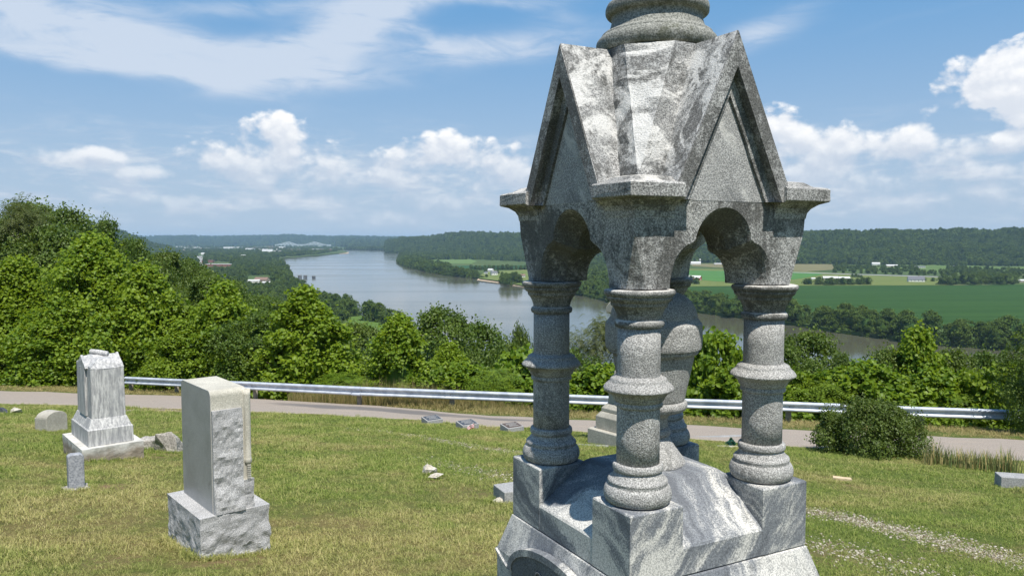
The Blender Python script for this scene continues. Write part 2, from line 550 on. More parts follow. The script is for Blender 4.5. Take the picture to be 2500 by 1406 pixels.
def marble_white():
    m, n = newmat('weathered_white_marble')
    P = n.add('ShaderNodeTexCoord').outputs['Object']
    x, y, z = n.xyz(P)
    warp = n.noise(P, 5.0, 4.0, 0.6)
    sx = n.m('MULTIPLY_ADD', warp, 0.06, x)
    sy = n.m('MULTIPLY_ADD', warp, 0.05, y)
    st = n.noise(n.comb(sx, sy, n.m('MULTIPLY', z, 0.12)), 34.0, 7.0, 0.7)
    st2 = n.noise(n.comb(x, y, n.m('MULTIPLY', z, 0.35)), 6.0, 5.0, 0.6)
    base = n.mix(n.sm(st, 0.36, 0.66), (0.28, 0.28, 0.285), (0.60, 0.595, 0.575))
    base = n.mix(n.sm(st2, 0.48, 0.72, 0.0, 0.75), base, (0.27, 0.275, 0.285))
    sp = n.noise(P, 26.0, 6.0, 0.8)
    base = n.mix(n.sm(sp, 0.66, 0.72), base, (0.09, 0.09, 0.09))
    finish(n, base, 0.8, n.m('ADD', st, sp), 0.35, 0.006, 0.3)
    return m


M_WHITE = marble_white()


def slab_white():
    m, n = newmat('stained_marble_slab')
    P = n.add('ShaderNodeTexCoord').outputs['Object']
    x, y, z = n.xyz(P)
    q = n.noise(P, 9.0, 6.0, 0.65)
    base = n.mix(n.sm(q, 0.3, 0.7), (0.42, 0.41, 0.38), (0.64, 0.63, 0.59))
    stain = n.sm(n.m('ADD', z, n.m('MULTIPLY', n.noise(P, 5.0, 5.0, 0.7), 0.26)), 0.42, 0.26)
    base = n.mix(n.m('MULTIPLY', stain, 0.85), base, (0.21, 0.165, 0.115))
    finish(n, base, 0.85, q, 0.8, 0.02, 0.3)
    return m


M_SLAB = slab_white()


def coarse_white():
    m, n = newmat('white_limestone')
    P = n.add('ShaderNodeTexCoord').outputs['Object']
    q = n.noise(P, 14.0, 6.0, 0.65)
    base = n.mix(n.sm(q, 0.35, 0.65), (0.38, 0.34, 0.27), (0.60, 0.56, 0.49))
    finish(n, base, 0.85, q, 0.6, 0.02, 0.3)
    return m


M_LIME = coarse_white()


def position(n):
    return n.add('ShaderNodeNewGeometry').outputs['Position']


def lawn_patch(n, P):
    """0 fresh green .. 1 straw: shared by the soil sheet and the blades"""
    a = n.noise(P, 0.55, 4.0, 0.6)
    b = n.noise(P, 2.4, 4.0, 0.65)
    x, y, z = n.xyz(P)
    near = n.sm(y, 12.5, 5.0)
    left = n.sm(x, 2.5, -3.0)
    dry = n.m('ADD', n.m('MULTIPLY', a, 0.62), n.m('MULTIPLY', b, 0.38))
    dry = n.m('ADD', dry, n.m('MULTIPLY', n.m('MULTIPLY', near, left), 0.08))
    return n.sm(dry, 0.43, 0.68)


RUT = []


def lawn_mat():
    m, n = newmat('lawn_soil')
    P = position(n)
    d = lawn_patch(n, P)
    f = n.noise(P, 60.0, 4.0, 0.7)
    ff = n.noise(P, 14.0, 4.0, 0.7)
    g = n.mix(n.sm(f, 0.3, 0.7), (0.045, 0.075, 0.015), (0.12, 0.16, 0.035))
    y = n.mix(n.sm(f, 0.3, 0.7), (0.10, 0.078, 0.03), (0.24, 0.19, 0.08))
    c = n.mix(n.m('MULTIPLY_ADD', d, 0.8, n.m('MULTIPLY', ff, 0.15)), g, y)
    at = n.add('ShaderNodeAttribute', {'attribute_name': 'bare'}).outputs['Fac']
    bare = n.sm(n.m('ADD', at, n.m('MULTIPLY', n.m('SUBTRACT', ff, 0.5), 0.9)), 0.30, 0.75)
    c = n.mix(n.m('MULTIPLY', bare, 0.85), c, n.mix(f, (0.16, 0.10, 0.055), (0.27, 0.185, 0.11)))
    gv = n.add('ShaderNodeAttribute', {'attribute_name': 'gravel'}).outputs['Fac']
    pe = n.vor(P, 38.0)
    gm = n.sm(n.m('ADD', gv, n.m('MULTIPLY', n.m('SUBTRACT', ff, 0.5), 1.2)), 0.35, 0.8)
    c = n.mix(n.m('MULTIPLY', gm, 0.9), c, n.mix(n.sm(pe, 0.2, 0.6), (0.40, 0.36, 0.29), (0.19, 0.145, 0.09)))
    finish(n, c, 0.95, f, 0.8, 0.02, 0.1)
    return m


def blade_mat(name, c0, c1, dry0, dry1, lawn=True):
    m, n = newmat(name)
    P = position(n)
    at = n.add('ShaderNodeAttribute', {'attribute_name': 'v'}).outputs['Fac']
    rnd = n.add('ShaderNodeObjectInfo').outputs['Random']
    r = n.m('FRACT', n.m('ADD', n.m('MULTIPLY', at, 3.7), n.m('MULTIPLY', rnd, 5.3)))
    if lawn:
        d = lawn_patch(n, P)
        d = n.m('ADD', n.m('MULTIPLY', d, 0.75), n.m('MULTIPLY', n.sm(r, 0.55, 1.0), 0.45), clamp=True)
    else:
        d = r
    c = n.mix(d, n.mix(r, c0, c1), n.mix(r, dry0, dry1))
    df = n.add('ShaderNodeBsdfPrincipled', None, Base_Color=c, Roughness=0.7)
    df.inputs['Specular IOR Level'].default_value = 0.15
    tr = n.add('ShaderNodeBsdfTranslucent', None, Color=c)
    mx = n.add('ShaderNodeMixShader', None, _0=0.3)
    n.t.links.new(df.outputs[0], mx.inputs[1])
    n.t.links.new(tr.outputs[0], mx.inputs[2])
    o = n.add('ShaderNodeOutputMaterial')
    n.t.links.new(mx.outputs[0], o.inputs[0])
    return m


def leaf_mat(name, c0, c1, tint, trans=0.35, spec=0.35, rough=0.5, hue=0.25, per_tree=0.0):
    m, n = newmat(name)
    at = n.add('ShaderNodeAttribute', {'attribute_name': 'v'}).outputs['Fac']
    rnd = n.add('ShaderNodeObjectInfo').outputs['Random']
    P = position(n)
    bn = n.noise(P, 0.35, 3.0, 0.5)
    if per_tree:
        at = n.m('ADD', n.m('MULTIPLY', at, 1 - per_tree), n.m('MULTIPLY', n.m('FRACT', n.m('MULTIPLY', rnd, 7.31)), per_tree))
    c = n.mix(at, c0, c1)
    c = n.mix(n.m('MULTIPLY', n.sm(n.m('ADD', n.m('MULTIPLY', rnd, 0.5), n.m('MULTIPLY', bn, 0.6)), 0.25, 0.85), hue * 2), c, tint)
    df = n.add('ShaderNodeBsdfPrincipled', None, Base_Color=c, Roughness=rough)
    df.inputs['Specular IOR Level'].default_value = spec
    tr = n.add('ShaderNodeBsdfTranslucent', None, Color=n.mix(0.5, c, tuple(min(1, a * b) for a, b in zip(c1, (1.5, 1.4, 0.6)))))
    mx = n.add('ShaderNodeMixShader', None, _0=trans)
    n.t.links.new(df.outputs[0], mx.inputs[1])
    n.t.links.new(tr.outputs[0], mx.inputs[2])
    o = n.add('ShaderNodeOutputMaterial')
    n.t.links.new(mx.outputs[0], o.inputs[0])
    return m


M_SYC = leaf_mat('sycamore_leaf', (0.085, 0.17, 0.014), (0.28, 0.38, 0.036), (0.21, 0.29, 0.020), 0.46)
M_BROAD = leaf_mat('broadleaf_leaf', (0.045, 0.095, 0.016), (0.15, 0.22, 0.034), (0.12, 0.155, 0.025), 0.36)
M_WALNUT = leaf_mat('walnut_leaf', (0.05, 0.085, 0.018), (0.13, 0.17, 0.04), (0.12, 0.125, 0.04), 0.3)
M_VINE = leaf_mat('vine_leaf', (0.07, 0.15, 0.014), (0.24, 0.34, 0.030), (0.17, 0.23, 0.018), 0.42)
M_BUSH = leaf_mat('bush_leaf', (0.04, 0.085, 0.014), (0.15, 0.22, 0.032), (0.09, 0.11, 0.025), 0.28)
M_FAR = leaf_mat('far_leaf', (0.036, 0.080, 0.017), (0.135, 0.20, 0.042), (0.105, 0.15, 0.03), 0.2, 0.15, 0.8, 0.35)
M_HILL = leaf_mat('hill_leaf', (0.012, 0.036, 0.009), (0.125, 0.185, 0.036), (0.085, 0.125, 0.022), 0.12, 0.1, 0.9, 0.3, 0.75)
M_BARK = flat('bark', (0.13, 0.105, 0.08), 0.9, 0.3, 8.0, 0.1)


def road_mat():
    m, n = newmat('worn_road')
    P = position(n)
    x, y, z = n.xyz(P)
    f = n.noise(P, 45.0, 4.0, 0.75)
    q = n.noise(n.comb(n.m('MULTIPLY', x, 0.35), y), 1.3, 5.0, 0.6)
    c = n.mix(n.sm(f, 0.3, 0.7), (0.21, 0.178, 0.148), (0.42, 0.36, 0.305))
    at = n.add('ShaderNodeAttribute', {'attribute_name': 'tar'}).outputs['Fac']
    tm = n.sm(n.m('ADD', at, n.m('MULTIPLY', n.m('SUBTRACT', q, 0.5), 1.1)), 0.30, 0.62)
    c = n.mix(n.m('MULTIPLY', tm, 0.8), c, n.mix(f, (0.085, 0.082, 0.082), (0.165, 0.155, 0.15)))
    c = n.mix(n.sm(q, 0.5, 0.7, 0.0, 0.35), c, (0.40, 0.32, 0.25))
    finish(n, c, 0.9, f, 0.6, 0.01, 0.2)
    return m


def ground_far(name, c0, c1, sx=0.02, sy=0.02, c2=None):
    m, n = newmat(name)
    P = position(n)
    x, y, z = n.xyz(P)
    q = n.noise(n.comb(n.m('MULTIPLY', x, sx), n.m('MULTIPLY', y, sy)), 1.0, 6.0, 0.6)
    f = n.noise(P, 0.12, 4.0, 0.6)
    c = n.mix(n.sm(n.m('ADD', n.m('MULTIPLY', q, 0.7), n.m('MULTIPLY', f, 0.3)), 0.36, 0.64), c0, c1)
    if c2:
        c = n.mix(n.sm(n.noise(n.comb(n.m('MULTIPLY', x, sx * .3), n.m('MULTIPLY', y, sy * 3)), 1.0, 4.0, 0.6), 0.52, 0.7), c, c2)
    finish(n, c, 0.95, None, spec=0.1)
    return m


M_LAND = ground_far('valley_grass', (0.040, 0.070, 0.018), (0.085, 0.125, 0.035), 0.01, 0.01, (0.14, 0.13, 0.06))
M_HILLG = ground_far('hill_ground', (0.020, 0.040, 0.012), (0.035, 0.060, 0.018), 0.01, 0.01)
M_SLOPE = ground_far('slope_soil', (0.025, 0.045, 0.010), (0.05, 0.075, 0.018), 0.3, 0.3)


def water_mat():
    m, n = newmat('river_water')
    P = position(n)
    x, y, z = n.xyz(P)
    q = n.noise(n.comb(n.m('MULTIPLY', x, 0.0015), n.m('MULTIPLY', y, 0.007)), 1.0, 5.0, 0.6)
    r = n.noise(n.comb(n.m('MULTIPLY', x, 0.12), n.m('MULTIPLY', y, 0.3)), 1.0, 4.0, 0.7)
    b = n.add('ShaderNodeBsdfPrincipled', None, Base_Color=(0.095, 0.094, 0.062), Roughness=n.sm(q, 0.35, 0.65, 0.05, 0.14))
    b.inputs['IOR'].default_value = 1.33
    b.inputs['Specular IOR Level'].default_value = 0.5
    bn = n.add('ShaderNodeBump', None, Height=r, Strength=0.16, Distance=0.25)
    n.t.links.new(bn.outputs[0], b.inputs['Normal'])
    o = n.add('ShaderNodeOutputMaterial')
    n.t.links.new(b.outputs[0], o.inputs[0])
    return m


M_WATER = water_mat()
M_LAWN = lawn_mat()
M_ROAD = road_mat()
M_BLADE = blade_mat('grass_blade', (0.145, 0.215, 0.036), (0.31, 0.37, 0.085), (0.34, 0.31, 0.10), (0.60, 0.53, 0.25))
M_STRAW = blade_mat('straw_blade', (0.13, 0.17, 0.035), (0.30, 0.24, 0.09), (0.42, 0.33, 0.15), (0.50, 0.40, 0.20), False)
M_IRIS = blade_mat('iris_blade', (0.12, 0.20, 0.06), (0.24, 0.32, 0.12), (0.42, 0.34, 0.15), (0.52, 0.40, 0.18), False)


def metal_mat():
    m, n = newmat('galvanised_steel')
    P = n.add('ShaderNodeTexCoord').outputs['Object']
    q = n.noise(P, 3.0, 5.0, 0.65)
    c = n.mix(n.sm(q, 0.35, 0.65), (0.46, 0.50, 0.57), (0.66, 0.69, 0.74))
    finish(n, c, 0.48, q, 0.1, 0.01, 0.5, 0.35)
    return m


M_STEEL = metal_mat()
M_POST = flat('weathered_post', (0.30, 0.26, 0.20), 0.9, 0.25, 9.0, 0.1)
M_RUST = flat('brown_post', (0.20, 0.10, 0.065), 0.9, 0.3, 9.0, 0.1)


# ------------------------------------------------------------------ terrain
def plane_z(x, y):
    return -1.5 - 0.165 * y - 0.028 * x


def on_lawn(px, py):
    r = ray(px, py)
    t = -1.5 / (r.z + 0.165 * r.y + 0.028 * r.x)
    return r * t


RAILX = np.array([-46., -30., -21.0, -15.8, -13.6, -9.4, -5.4, -2.06, 3.2, 8.6, 13.66, 19.0, 28., 45.])
RAILY = np.array([42., 37.5, 34.0, 31.9, 31.0, 28.9, 26.9, 25.9, 24.8, 23.9, 22.8, 21.4, 18.5, 12.])


def rail_y(x):
    return np.interp(x, RAILX, RAILY)


DT = np.array([0, 3, 15, 40, 90, 160, 260, 420, 600, 900.])
DROPS = {-40: [0, .6, 2.5, 5.5, 12, 22, 36, 60, 88, 95], -20: [0, .8, 3.5, 8, 15, 27, 43, 68, 92, 95],
         -8: [0, 1.2, 6, 14, 30, 52, 78, 95, 98, 98], 5: [0, 1.4, 8, 20, 44, 72, 96, 98, 98, 98], 14: [0, 1.2, 8, 22, 52, 84, 98, 98, 98, 98],
         40: [0, 1.2, 8, 22, 54, 86, 98, 98, 98, 98]}
DK = sorted(DROPS)
DTAB = np.array([DROPS[k] for k in DK], float)


def hill_z(x, y):
    """ground behind the guardrail: falls away to the river"""
    x = np.asarray(x, float)
    y = np.asarray(y, float)
    ry = rail_y(x)
    t = np.maximum(y - ry, 0.0)
    az = np.degrees(np.arctan2(x, np.maximum(y, 1.0)))
    az = np.clip(az, DK[0], DK[-1] - 1e-6)
    i = np.clip(np.searchsorted(DK, az, 'right') - 1, 0, len(DK) - 2)
    lo = np.take(DK, i)
    hi = np.take(DK, i + 1)
    f = (az - lo) / (hi - lo)
    f = f * f * (3 - 2 * f)
    d = np.zeros_like(t)
    for k in range(len(DK) - 1):
        mk = (i == k)
        if np.any(mk):
            d = np.where(mk, (1 - f) * np.interp(t, DT, DTAB[k]) + f * np.interp(t, DT, DTAB[k + 1]), d)
    z0 = plane_z(np.clip(x, -40, 40), np.minimum(y, ry))
    und = 0.35 * np.sin(x * 0.13 + 1.0) * np.sin(y * 0.09) * np.minimum(t / 20, 4)
    return np.maximum(z0 - d + und, -97.0)


def lawn_bump(x, y):
    return 0.012 * np.sin(x * 1.3 + 0.5) * np.sin(y * 1.1) + 0.008 * np.sin(x * 3.1 + y * 1.7) - 0.02 * np.sin(x * 0.31 + 2) * np.sin(y * 0.27 + 1)


def ground_z(x, y):
    x = np.asarray(x, float)
    y = np.asarray(y, float)
    ry = rail_y(x)
    return np.where(y > ry, hill_z(x, y), plane_z(x, y)) + lawn_bump(x, y) * np.clip((ry - y) / 3.0, 0, 1)


def gz(x, y):
    return float(ground_z(x, y))


def poly_world(pts):
    return np.array([[p.x, p.y] for p in (on_lawn(a, b) for a, b in pts)])


ROAD_NEAR = poly_world([(-400, 975), (0, 986), (200, 991), (445, 1001), (630, 1007), (900, 1017), (1200, 1041), (1600, 1066), (1915, 1087), (2260, 1112), (2500, 1122), (2800, 1140)])
ROAD_FAR = poly_world([(-400, 949), (0, 954), (200, 960), (445, 967), (630, 973), (900, 989), (1200, 1014), (1600, 1034), (1915, 1049), (2260, 1064), (2500, 1073), (2800, 1085)])
RUT1 = poly_world([(860, 1043), (1000, 1066), (1130, 1086), (1270, 1110), (1600, 1168), (1960, 1240), (2130, 1276), (2300, 1318), (2490, 1368), (2700, 1430)])
RUT2 = poly_world([(1010, 1120), (1130, 1143), (1250, 1168), (1600, 1236), (1960, 1318), (2120, 1362), (2300, 1420), (2500, 1500)])
RUT3 = poly_world([(300, 1003), (380, 1000), (450, 1004)])


def seg_dist(x, y, P):
    d = np.full(np.shape(x), 1e9)
    for (ax, ay), (bx, by) in zip(P[:-1], P[1:]):
        vx, vy = bx - ax, by - ay
        t = np.clip(((x - ax) * vx + (y - ay) * vy) / (vx * vx + vy * vy), 0, 1)
        d = np.minimum(d, np.hypot(x - ax - t * vx, y - ay - t * vy))
    return d


def gravel_amount(x, y):
    d1 = seg_dist(x, y, RUT1)
    d2 = seg_dist(x, y, RUT2)
    d3 = seg_dist(x, y, RUT3)
    a1 = np.clip(0.95 - d1 / 0.42, 0, 1) * np.clip(0.42 + 0.10 * (x + 3.5), 0.15, .8)
    a2 = np.clip(1.0 - d2 / 0.6, 0, 1) * 0.42
    a3 = np.clip(1.1 - d3 / 0.5, 0, 1)
    return np.maximum(np.maximum(a1, a2), a3)


BARE = [(-2.15, 5.75, 0.6, 0.6), (-2.9, 5.6, .5, .5), (-6.0, 11.0, 1.1, 0.5), (-5.3, 11.6, 0.8, 0.6), (-4.6, 8.6, 0.45, 0.8), (-0.5, 8.9, 0.8, 0.5), (-1.5, 5.0, .5, .35),
        (-0.9, 9.7, .35, .6), (-8.7, 14.7, .5, .6), (2.6, 6.3, 1.0, .5), (4.0, 6.6, 0.9, .55), (-1.8, 7.2, 1.0, .35), (-3.2, 6.7, 1.1, .35), (4.6, 10.5, .4, .5), (3.4, 12.0, 1.6, .3), (-4.2, 9.6, 1.4, .25)]


def bare_amount(x, y):
    a = np.zeros(np.shape(x))
    for bx, by, r, k in BARE:
        a = np.maximum(a, k * np.clip(1.25 - np.hypot(x - bx, y - by) / r, 0, 1))
    # a dry worn edge along the road
    yn = np.interp(x, ROAD_NEAR[:, 0], ROAD_NEAR[:, 1])
    return np.maximum(a, np.clip(0.5 - np.abs(yn - y) / 0.9, 0, 1))


def grid_mesh(name, xs, ys, zf, attrs=None, smooth=True):
    X, Y = np.meshgrid(xs, ys)
    Z = zf(X, Y)
    V = np.stack([X.ravel(), Y.ravel(), Z.ravel()], 1)
    nx, ny = len(xs), len(ys)
    i = np.arange(nx * ny).reshape(ny, nx)
    F = np.stack([i[:-1, :-1].ravel(), i[:-1, 1:].ravel(), i[1:, 1:].ravel(), i[1:, :-1].ravel()], 1)
    me = mesh_np(name, V, F)
    for k, fn in (attrs or {}).items():
        a = me.attributes.new(k, 'FLOAT', 'POINT')
        a.data.foreach_set('value', np.asarray(fn(X, Y), np.float32).ravel())
    if smooth:
        me.shade_smooth()
    return me


lawn_xs = np.concatenate([np.arange(-45, -16, 0.7), np.arange(-16, 14, 0.13), np.arange(14, 45, 0.7)])
lawn_ys = np.concatenate([np.arange(-12, 4, 0.7), np.arange(4, 22, 0.13), np.arange(22, 46, 0.3)])


def lawn_z(x, y):
    z = ground_z(x, y)
    return z


lawn = tag(link('lawn', grid_mesh('lawn', lawn_xs, lawn_ys, lawn_z, {'gravel': gravel_amount, 'bare': bare_amount}), M_LAWN), 'sloping cemetery lawn', kind='structure')

# hillside falling to the river: polar grid so near parts are fine
az_l = np.radians(np.linspace(-62, 62, 200))
rr_l = np.concatenate([np.linspace(14, 60, 60), np.geomspace(62, 1100, 70)])
AA, RR = np.meshgrid(az_l, rr_l)
HX, HY = RR * np.sin(AA), RR * np.cos(AA)
HZ = hill_z(HX, HY) - 0.10 - 4.0 * np.clip((rail_y(HX) + 3 - HY) / 3.0, 0, 1)
idx = np.arange(HX.size).reshape(HX.shape)
HF = np.stack([idx[:-1, :-1].ravel(), idx[1:, :-1].ravel(), idx[1:, 1:].ravel(), idx[:-1, 1:].ravel()], 1)
me = mesh_np('hillside', np.stack([HX.ravel(), HY.ravel(), HZ.ravel()], 1), HF)
me.shade_smooth()
tag(link('hillside', me, M_SLOPE), 'wooded hillside falling from the guardrail to the river', kind='structure')

# road: a sheet draped over the lawn
NR = 150
xs_r = np.linspace(-44, 40, NR)
yn = np.interp(xs_r, ROAD_NEAR[:, 0], ROAD_NEAR[:, 1])
yf = np.interp(xs_r, ROAD_FAR[:, 0], ROAD_FAR[:, 1])
yn = yn + 0.12 * np.sin(xs_r * 1.9) + 0.08 * np.sin(xs_r * 4.3)
yf = yf + 0.10 * np.sin(xs_r * 1.4 + 1) + 0.1 * np.sin(xs_r * 3.7)
NC = 36
tt = np.linspace(0, 1, NC)
RX = np.repeat(xs_r[:, None], NC, 1)
RY = yn[:, None] * (1 - tt) + yf[:, None] * tt
RZ = ground_z(RX, RY) + 0.022 - 0.05 * np.exp(-((np.minimum(tt, 1 - tt)) / 0.02) ** 2)[None, :]
idx = np.arange(RX.size).reshape(RX.shape)
RF = np.stack([idx[:-1, :-1].ravel(), idx[1:, :-1].ravel(), idx[1:, 1:].ravel(), idx[:-1, 1:].ravel()], 1)
me = mesh_np('road', np.stack([RX.ravel(), RY.ravel(), RZ.ravel()], 1), RF)
a = me.attributes.new('tar', 'FLOAT', 'POINT')
tar = np.exp(-((tt[None, :] - 0.62) / 0.16) ** 2) * np.clip(1.15 - np.abs(RX + 3.5) / 5.5, 0, 1) * 1.3
a.data.foreach_set('value', tar.astype(np.float32).ravel())
me.shade_smooth()
tag(link('road', me, M_ROAD), 'narrow gravelly tarred cemetery lane', kind='structure')


# ------------------------------------------------------------------ scattering of uncountable stuff
def source_collection(name, objs):
    c = bpy.data.collections.new(name)
    for o in objs:
        c.objects.link(o)
    return c


def raw_object(name, me, mat):
    o = bpy.data.objects.new(name, me)
    if len(me.materials) == 0:
        me.materials.append(mat)
    return o


def scatter(name, pts, scales, rots, idx, coll, label, kind='stuff'):
    """one object: geometry nodes put the pieces of a collection on given points"""
    n = len(pts)
    me = bpy.data.meshes.new(name)
    me.vertices.add(n)
    me.vertices.foreach_set('co', np.asarray(pts, np.float32).ravel())
    s = np.asarray(scales, np.float32)
    if s.ndim == 1:
        s = np.repeat(s[:, None], 3, 1)
    for nm, typ, key, dat in (('sc', 'FLOAT_VECTOR', 'vector', s), ('ro', 'FLOAT_VECTOR', 'vector', np.asarray(rots, np.float32))):
        a = me.attributes.new(nm, typ, 'POINT')
        a.data.foreach_set(key, dat.ravel())
    a = me.attributes.new('ix', 'INT', 'POINT')
    a.data.foreach_set('value', np.asarray(idx, np.int32))
    o = bpy.data.objects.new(name, me)
    scene.collection.objects.link(o)
    tag(o, label, None, None, kind)
    ng = bpy.data.node_groups.new(name, 'GeometryNodeTree')
    ng.interface.new_socket('Geometry', in_out='INPUT', socket_type='NodeSocketGeometry')
    ng.interface.new_socket('Geometry', in_out='OUTPUT', socket_type='NodeSocketGeometry')
    gi = ng.nodes.new('NodeGroupInput')
    go = ng.nodes.new('NodeGroupOutput')
    iop = ng.nodes.new('GeometryNodeInstanceOnPoints')
    ci_ = ng.nodes.new('GeometryNodeCollectionInfo')
    ci_.inputs['Collection'].default_value = coll
    ci_.inputs['Separate Children'].default_value = True
    ci_.inputs['Reset Children'].default_value = True

    def attr(nm, t):
        q = ng.nodes.new('GeometryNodeInputNamedAttribute')
        q.data_type = t
        q.inputs['Name'].default_value = nm
        return q.outputs['Attribute']
    L = ng.links.new
    L(gi.outputs[0], iop.inputs['Points'])
    L(ci_.outputs[0], iop.inputs['Instance'])
    iop.inputs['Pick Instance'].default_value = True
    L(attr('ix', 'INT'), iop.inputs['Instance Index'])
    L(attr('ro', 'FLOAT_VECTOR'), iop.inputs['Rotation'])
    L(attr('sc', 'FLOAT_VECTOR'), iop.inputs['Scale'])
    L(iop.outputs[0], go.inputs[0])
    md = o.modifiers.new('scatter', 'NODES')
    md.node_group = ng
    return o


def blades_mesh(name, n, h, wd, spread, seed, lean=0.5, segs=2):
    r = np.random.RandomState(seed)
    V, F, A = [], [], []
    for i in range(n):
        a = r.uniform(0, 6.283)
        rad = spread * math.sqrt(r.uniform())
        x, y = rad * math.cos(a), rad * math.sin(a)
        hh = h * r.uniform(0.55, 1.15)
        d = r.uniform(0, 6.283)
        ln = lean * r.uniform(0.15, 1.0) * hh
        px, py = -math.sin(d), math.cos(d)
        b = len(V)
        val = r.uniform()
        for k in range(segs + 1):
            t = k / segs
            w_ = wd * (1 - t * 0.85) * 0.5
            cx, cy_, cz = x + math.cos(d) * ln * t * t, y + math.sin(d) * ln * t * t, hh * (t - 0.25 * t * t * lean)
            if k < segs:
                V += [(cx - px * w_, cy_ - py * w_, cz), (cx + px * w_, cy_ + py * w_, cz)]
                A += [val, val]
            else:
                V.append((cx, cy_, cz))
                A.append(val)
        for k in range(segs - 1):
            F.append((b + 2 * k, b + 2 * k + 1, b + 2 * k + 3, b + 2 * k + 2))
        F.append((b + 2 * segs - 2, b + 2 * segs - 1, b + 2 * segs))
    me = mesh_py(name, V, F)
    at = me.attributes.new('v', 'FLOAT', 'POINT')
    at.data.foreach_set('value', np.array(A, np.float32))
    return me


tufts = [raw_object('grass_tuft', blades_mesh('grass_tuft', 26, 0.050, 0.0058, 0.08, 10 + i, 1.35), M_BLADE) for i in range(4)]
tufts += [raw_object('long_grass_tuft', blades_mesh('long_grass_tuft', 22, 0.095, 0.0062, 0.06, 30 + i, 1.2), M_BLADE) for i in range(2)]
grass_coll = source_collection('grass_sources', tufts)

FOOT = []            # stone footprints kept clear: x, y, radius


def clear_of_stones(x, y):
    ok = np.ones(len(x), bool)
    for fx, fy, fr in FOOT:
        ok &= np.hypot(x - fx, y - fy) > fr
    return ok


FOOT += [(-2.36, 6.10, 0.36), (-6.02, 11.28, 0.55), (0.64, 3.5, 0.7)]


def grass_points(rs, n, rmin, rmax, amax):
    az = rs.uniform(-amax, amax, n)
    r_ = np.sqrt(rs.uniform(rmin ** 2, rmax ** 2, n))
    return r_ * np.sin(az), r_ * np.cos(az)


GX, GY, GS, GI = [], [], [], []
for rmin, rmax, dens_, sc_ in ((4.2, 7.5, 420, 0.85), (7.5, 12, 230, 1.0), (12, 18, 130, 1.2), (18, 27, 75, 1.5)):
    area = 0.5 * (rmax ** 2 - rmin ** 2) * R(78)
    x, y = grass_points(RS, int(area * dens_), rmin, rmax, R(39))
    yn_ = np.interp(x, ROAD_NEAR[:, 0], ROAD_NEAR[:, 1])
    gv = gravel_amount(x, y)
    ba = bare_amount(x, y)
    u = RS.uniform(0, 1, len(x))
    ok = (y < yn_ + 0.1) & (u > gv * 0.75 - 0.05) & (u > ba * 0.9 - 0.1) & clear_of_stones(x, y)
    x, y = x[ok], y[ok]
    GX.append(x)
    GY.append(y)
    pt = 0.5 + 0.5 * np.sin(x * 2.1 + 1.3 * np.sin(y * 1.7)) * np.sin(y * 2.6 + x)
    GS.append(sc_ * RS.uniform(0.6, 1.15, len(x)) * (0.75 + 0.45 * pt) * (1 - 0.45 * ba[ok]))
    GI.append(np.where(RS.uniform(0, 1, len(x)) < 0.03 + 0.10 * (pt > 0.85), RS.randint(4, 6, len(x)), RS.randint(0, 4, len(x))))
GX, GY, GS, GI = map(np.concatenate, (GX, GY, GS, GI))
GZ = ground_z(GX, GY) - 0.004
GR = np.stack([RS.uniform(-.15, .15, len(GX)), RS.uniform(-.15, .15, len(GX)), RS.uniform(0, 6.283, len(GX))], 1)
scatter('grass', np.stack([GX, GY, GZ], 1), GS, GR, GI, grass_coll, 'short mown grass of the cemetery lawn')

# verge between the lane and the guardrail, and tall straw under and behind the rail
straw = [raw_object('straw_tuft', blades_mesh('straw_tuft', 16, 0.34, 0.012, 0.10, 50 + i, 0.55, 3), M_STRAW) for i in range(3)]
straw_coll = source_collection('straw_sources', straw)
n = 15000
x = RS.uniform(-30, 26, n)
yfar = np.interp(x, ROAD_FAR[:, 0], ROAD_FAR[:, 1])
ry = rail_y(x)
u = RS.uniform(0, 1, n)
y = yfar + (ry + 1.3 - yfar) * u ** 0.8
dense = 0.45 + 0.5 * np.sin(x * 0.8) * np.sin(x * 0.23 + 1)
inrut = np.exp(-((x + 4.5) / 6.0) ** 2)
keep = RS.uniform(0, 1, n) < np.clip(0.35 + 0.5 * (y - yfar) / (ry - yfar + .01) + 0.2 * dense, 0, 1)
x, y, u, yfar, ry, inrut = x[keep], y[keep], u[keep], yfar[keep], ry[keep], inrut[keep]
hh = np.clip((y - yfar) / (ry - yfar + 0.01), 0.0, 1.6)
s_h = (0.22 + 0.55 * hh ** 2 * (0.4 + 1.2 * inrut)) * RS.uniform(0.6, 1.3, len(x))
scatter('verge_grass', np.stack([x, y, ground_z(x, y) - .01], 1), np.stack([np.full(len(x), 0.9), np.full(len(x), 0.9), s_h], 1),
        np.stack([RS.uniform(-.15, .15, len(x)), RS.uniform(-.15, .15, len(x)), RS.uniform(0, 6.283, len(x))], 1),
        RS.randint(0, 3, len(x)), straw_coll, 'dry straw-coloured verge grass along the guardrail')
n = 900
x = RS.uniform(-8.5, 1.0, n)
y = rail_y(x) + RS.uniform(0.3, 1.5, n)
scatter('tall_straw_grass', np.stack([x, y, ground_z(x, y)], 1), np.stack([np.full(n, 0.8), np.full(n, 0.8), RS.uniform(1.8, 3.4, n) * np.exp(-((x + 4) / 4.0) ** 2) + .6], 1),
        np.stack([RS.uniform(-.1, .1, n), RS.uniform(-.1, .1, n), RS.uniform(0, 6.283, n)], 1), RS.randint(0, 3, n), straw_coll, 'tall seeding grass behind the guardrail')


def stone_mesh(name, seed, sub=1, amp=0.35):
    bm = bmesh.new()
    bmesh.ops.create_icosphere(bm, subdivisions=sub, radius=1.0)
    for v in bm.verts:
        v.co *= 1 + amp * mnoise.noise(v.co * 1.3 + Vector((seed * 3.1, seed, -seed)))
        v.co.z *= 0.6
    return mesh_bm(name, bm)


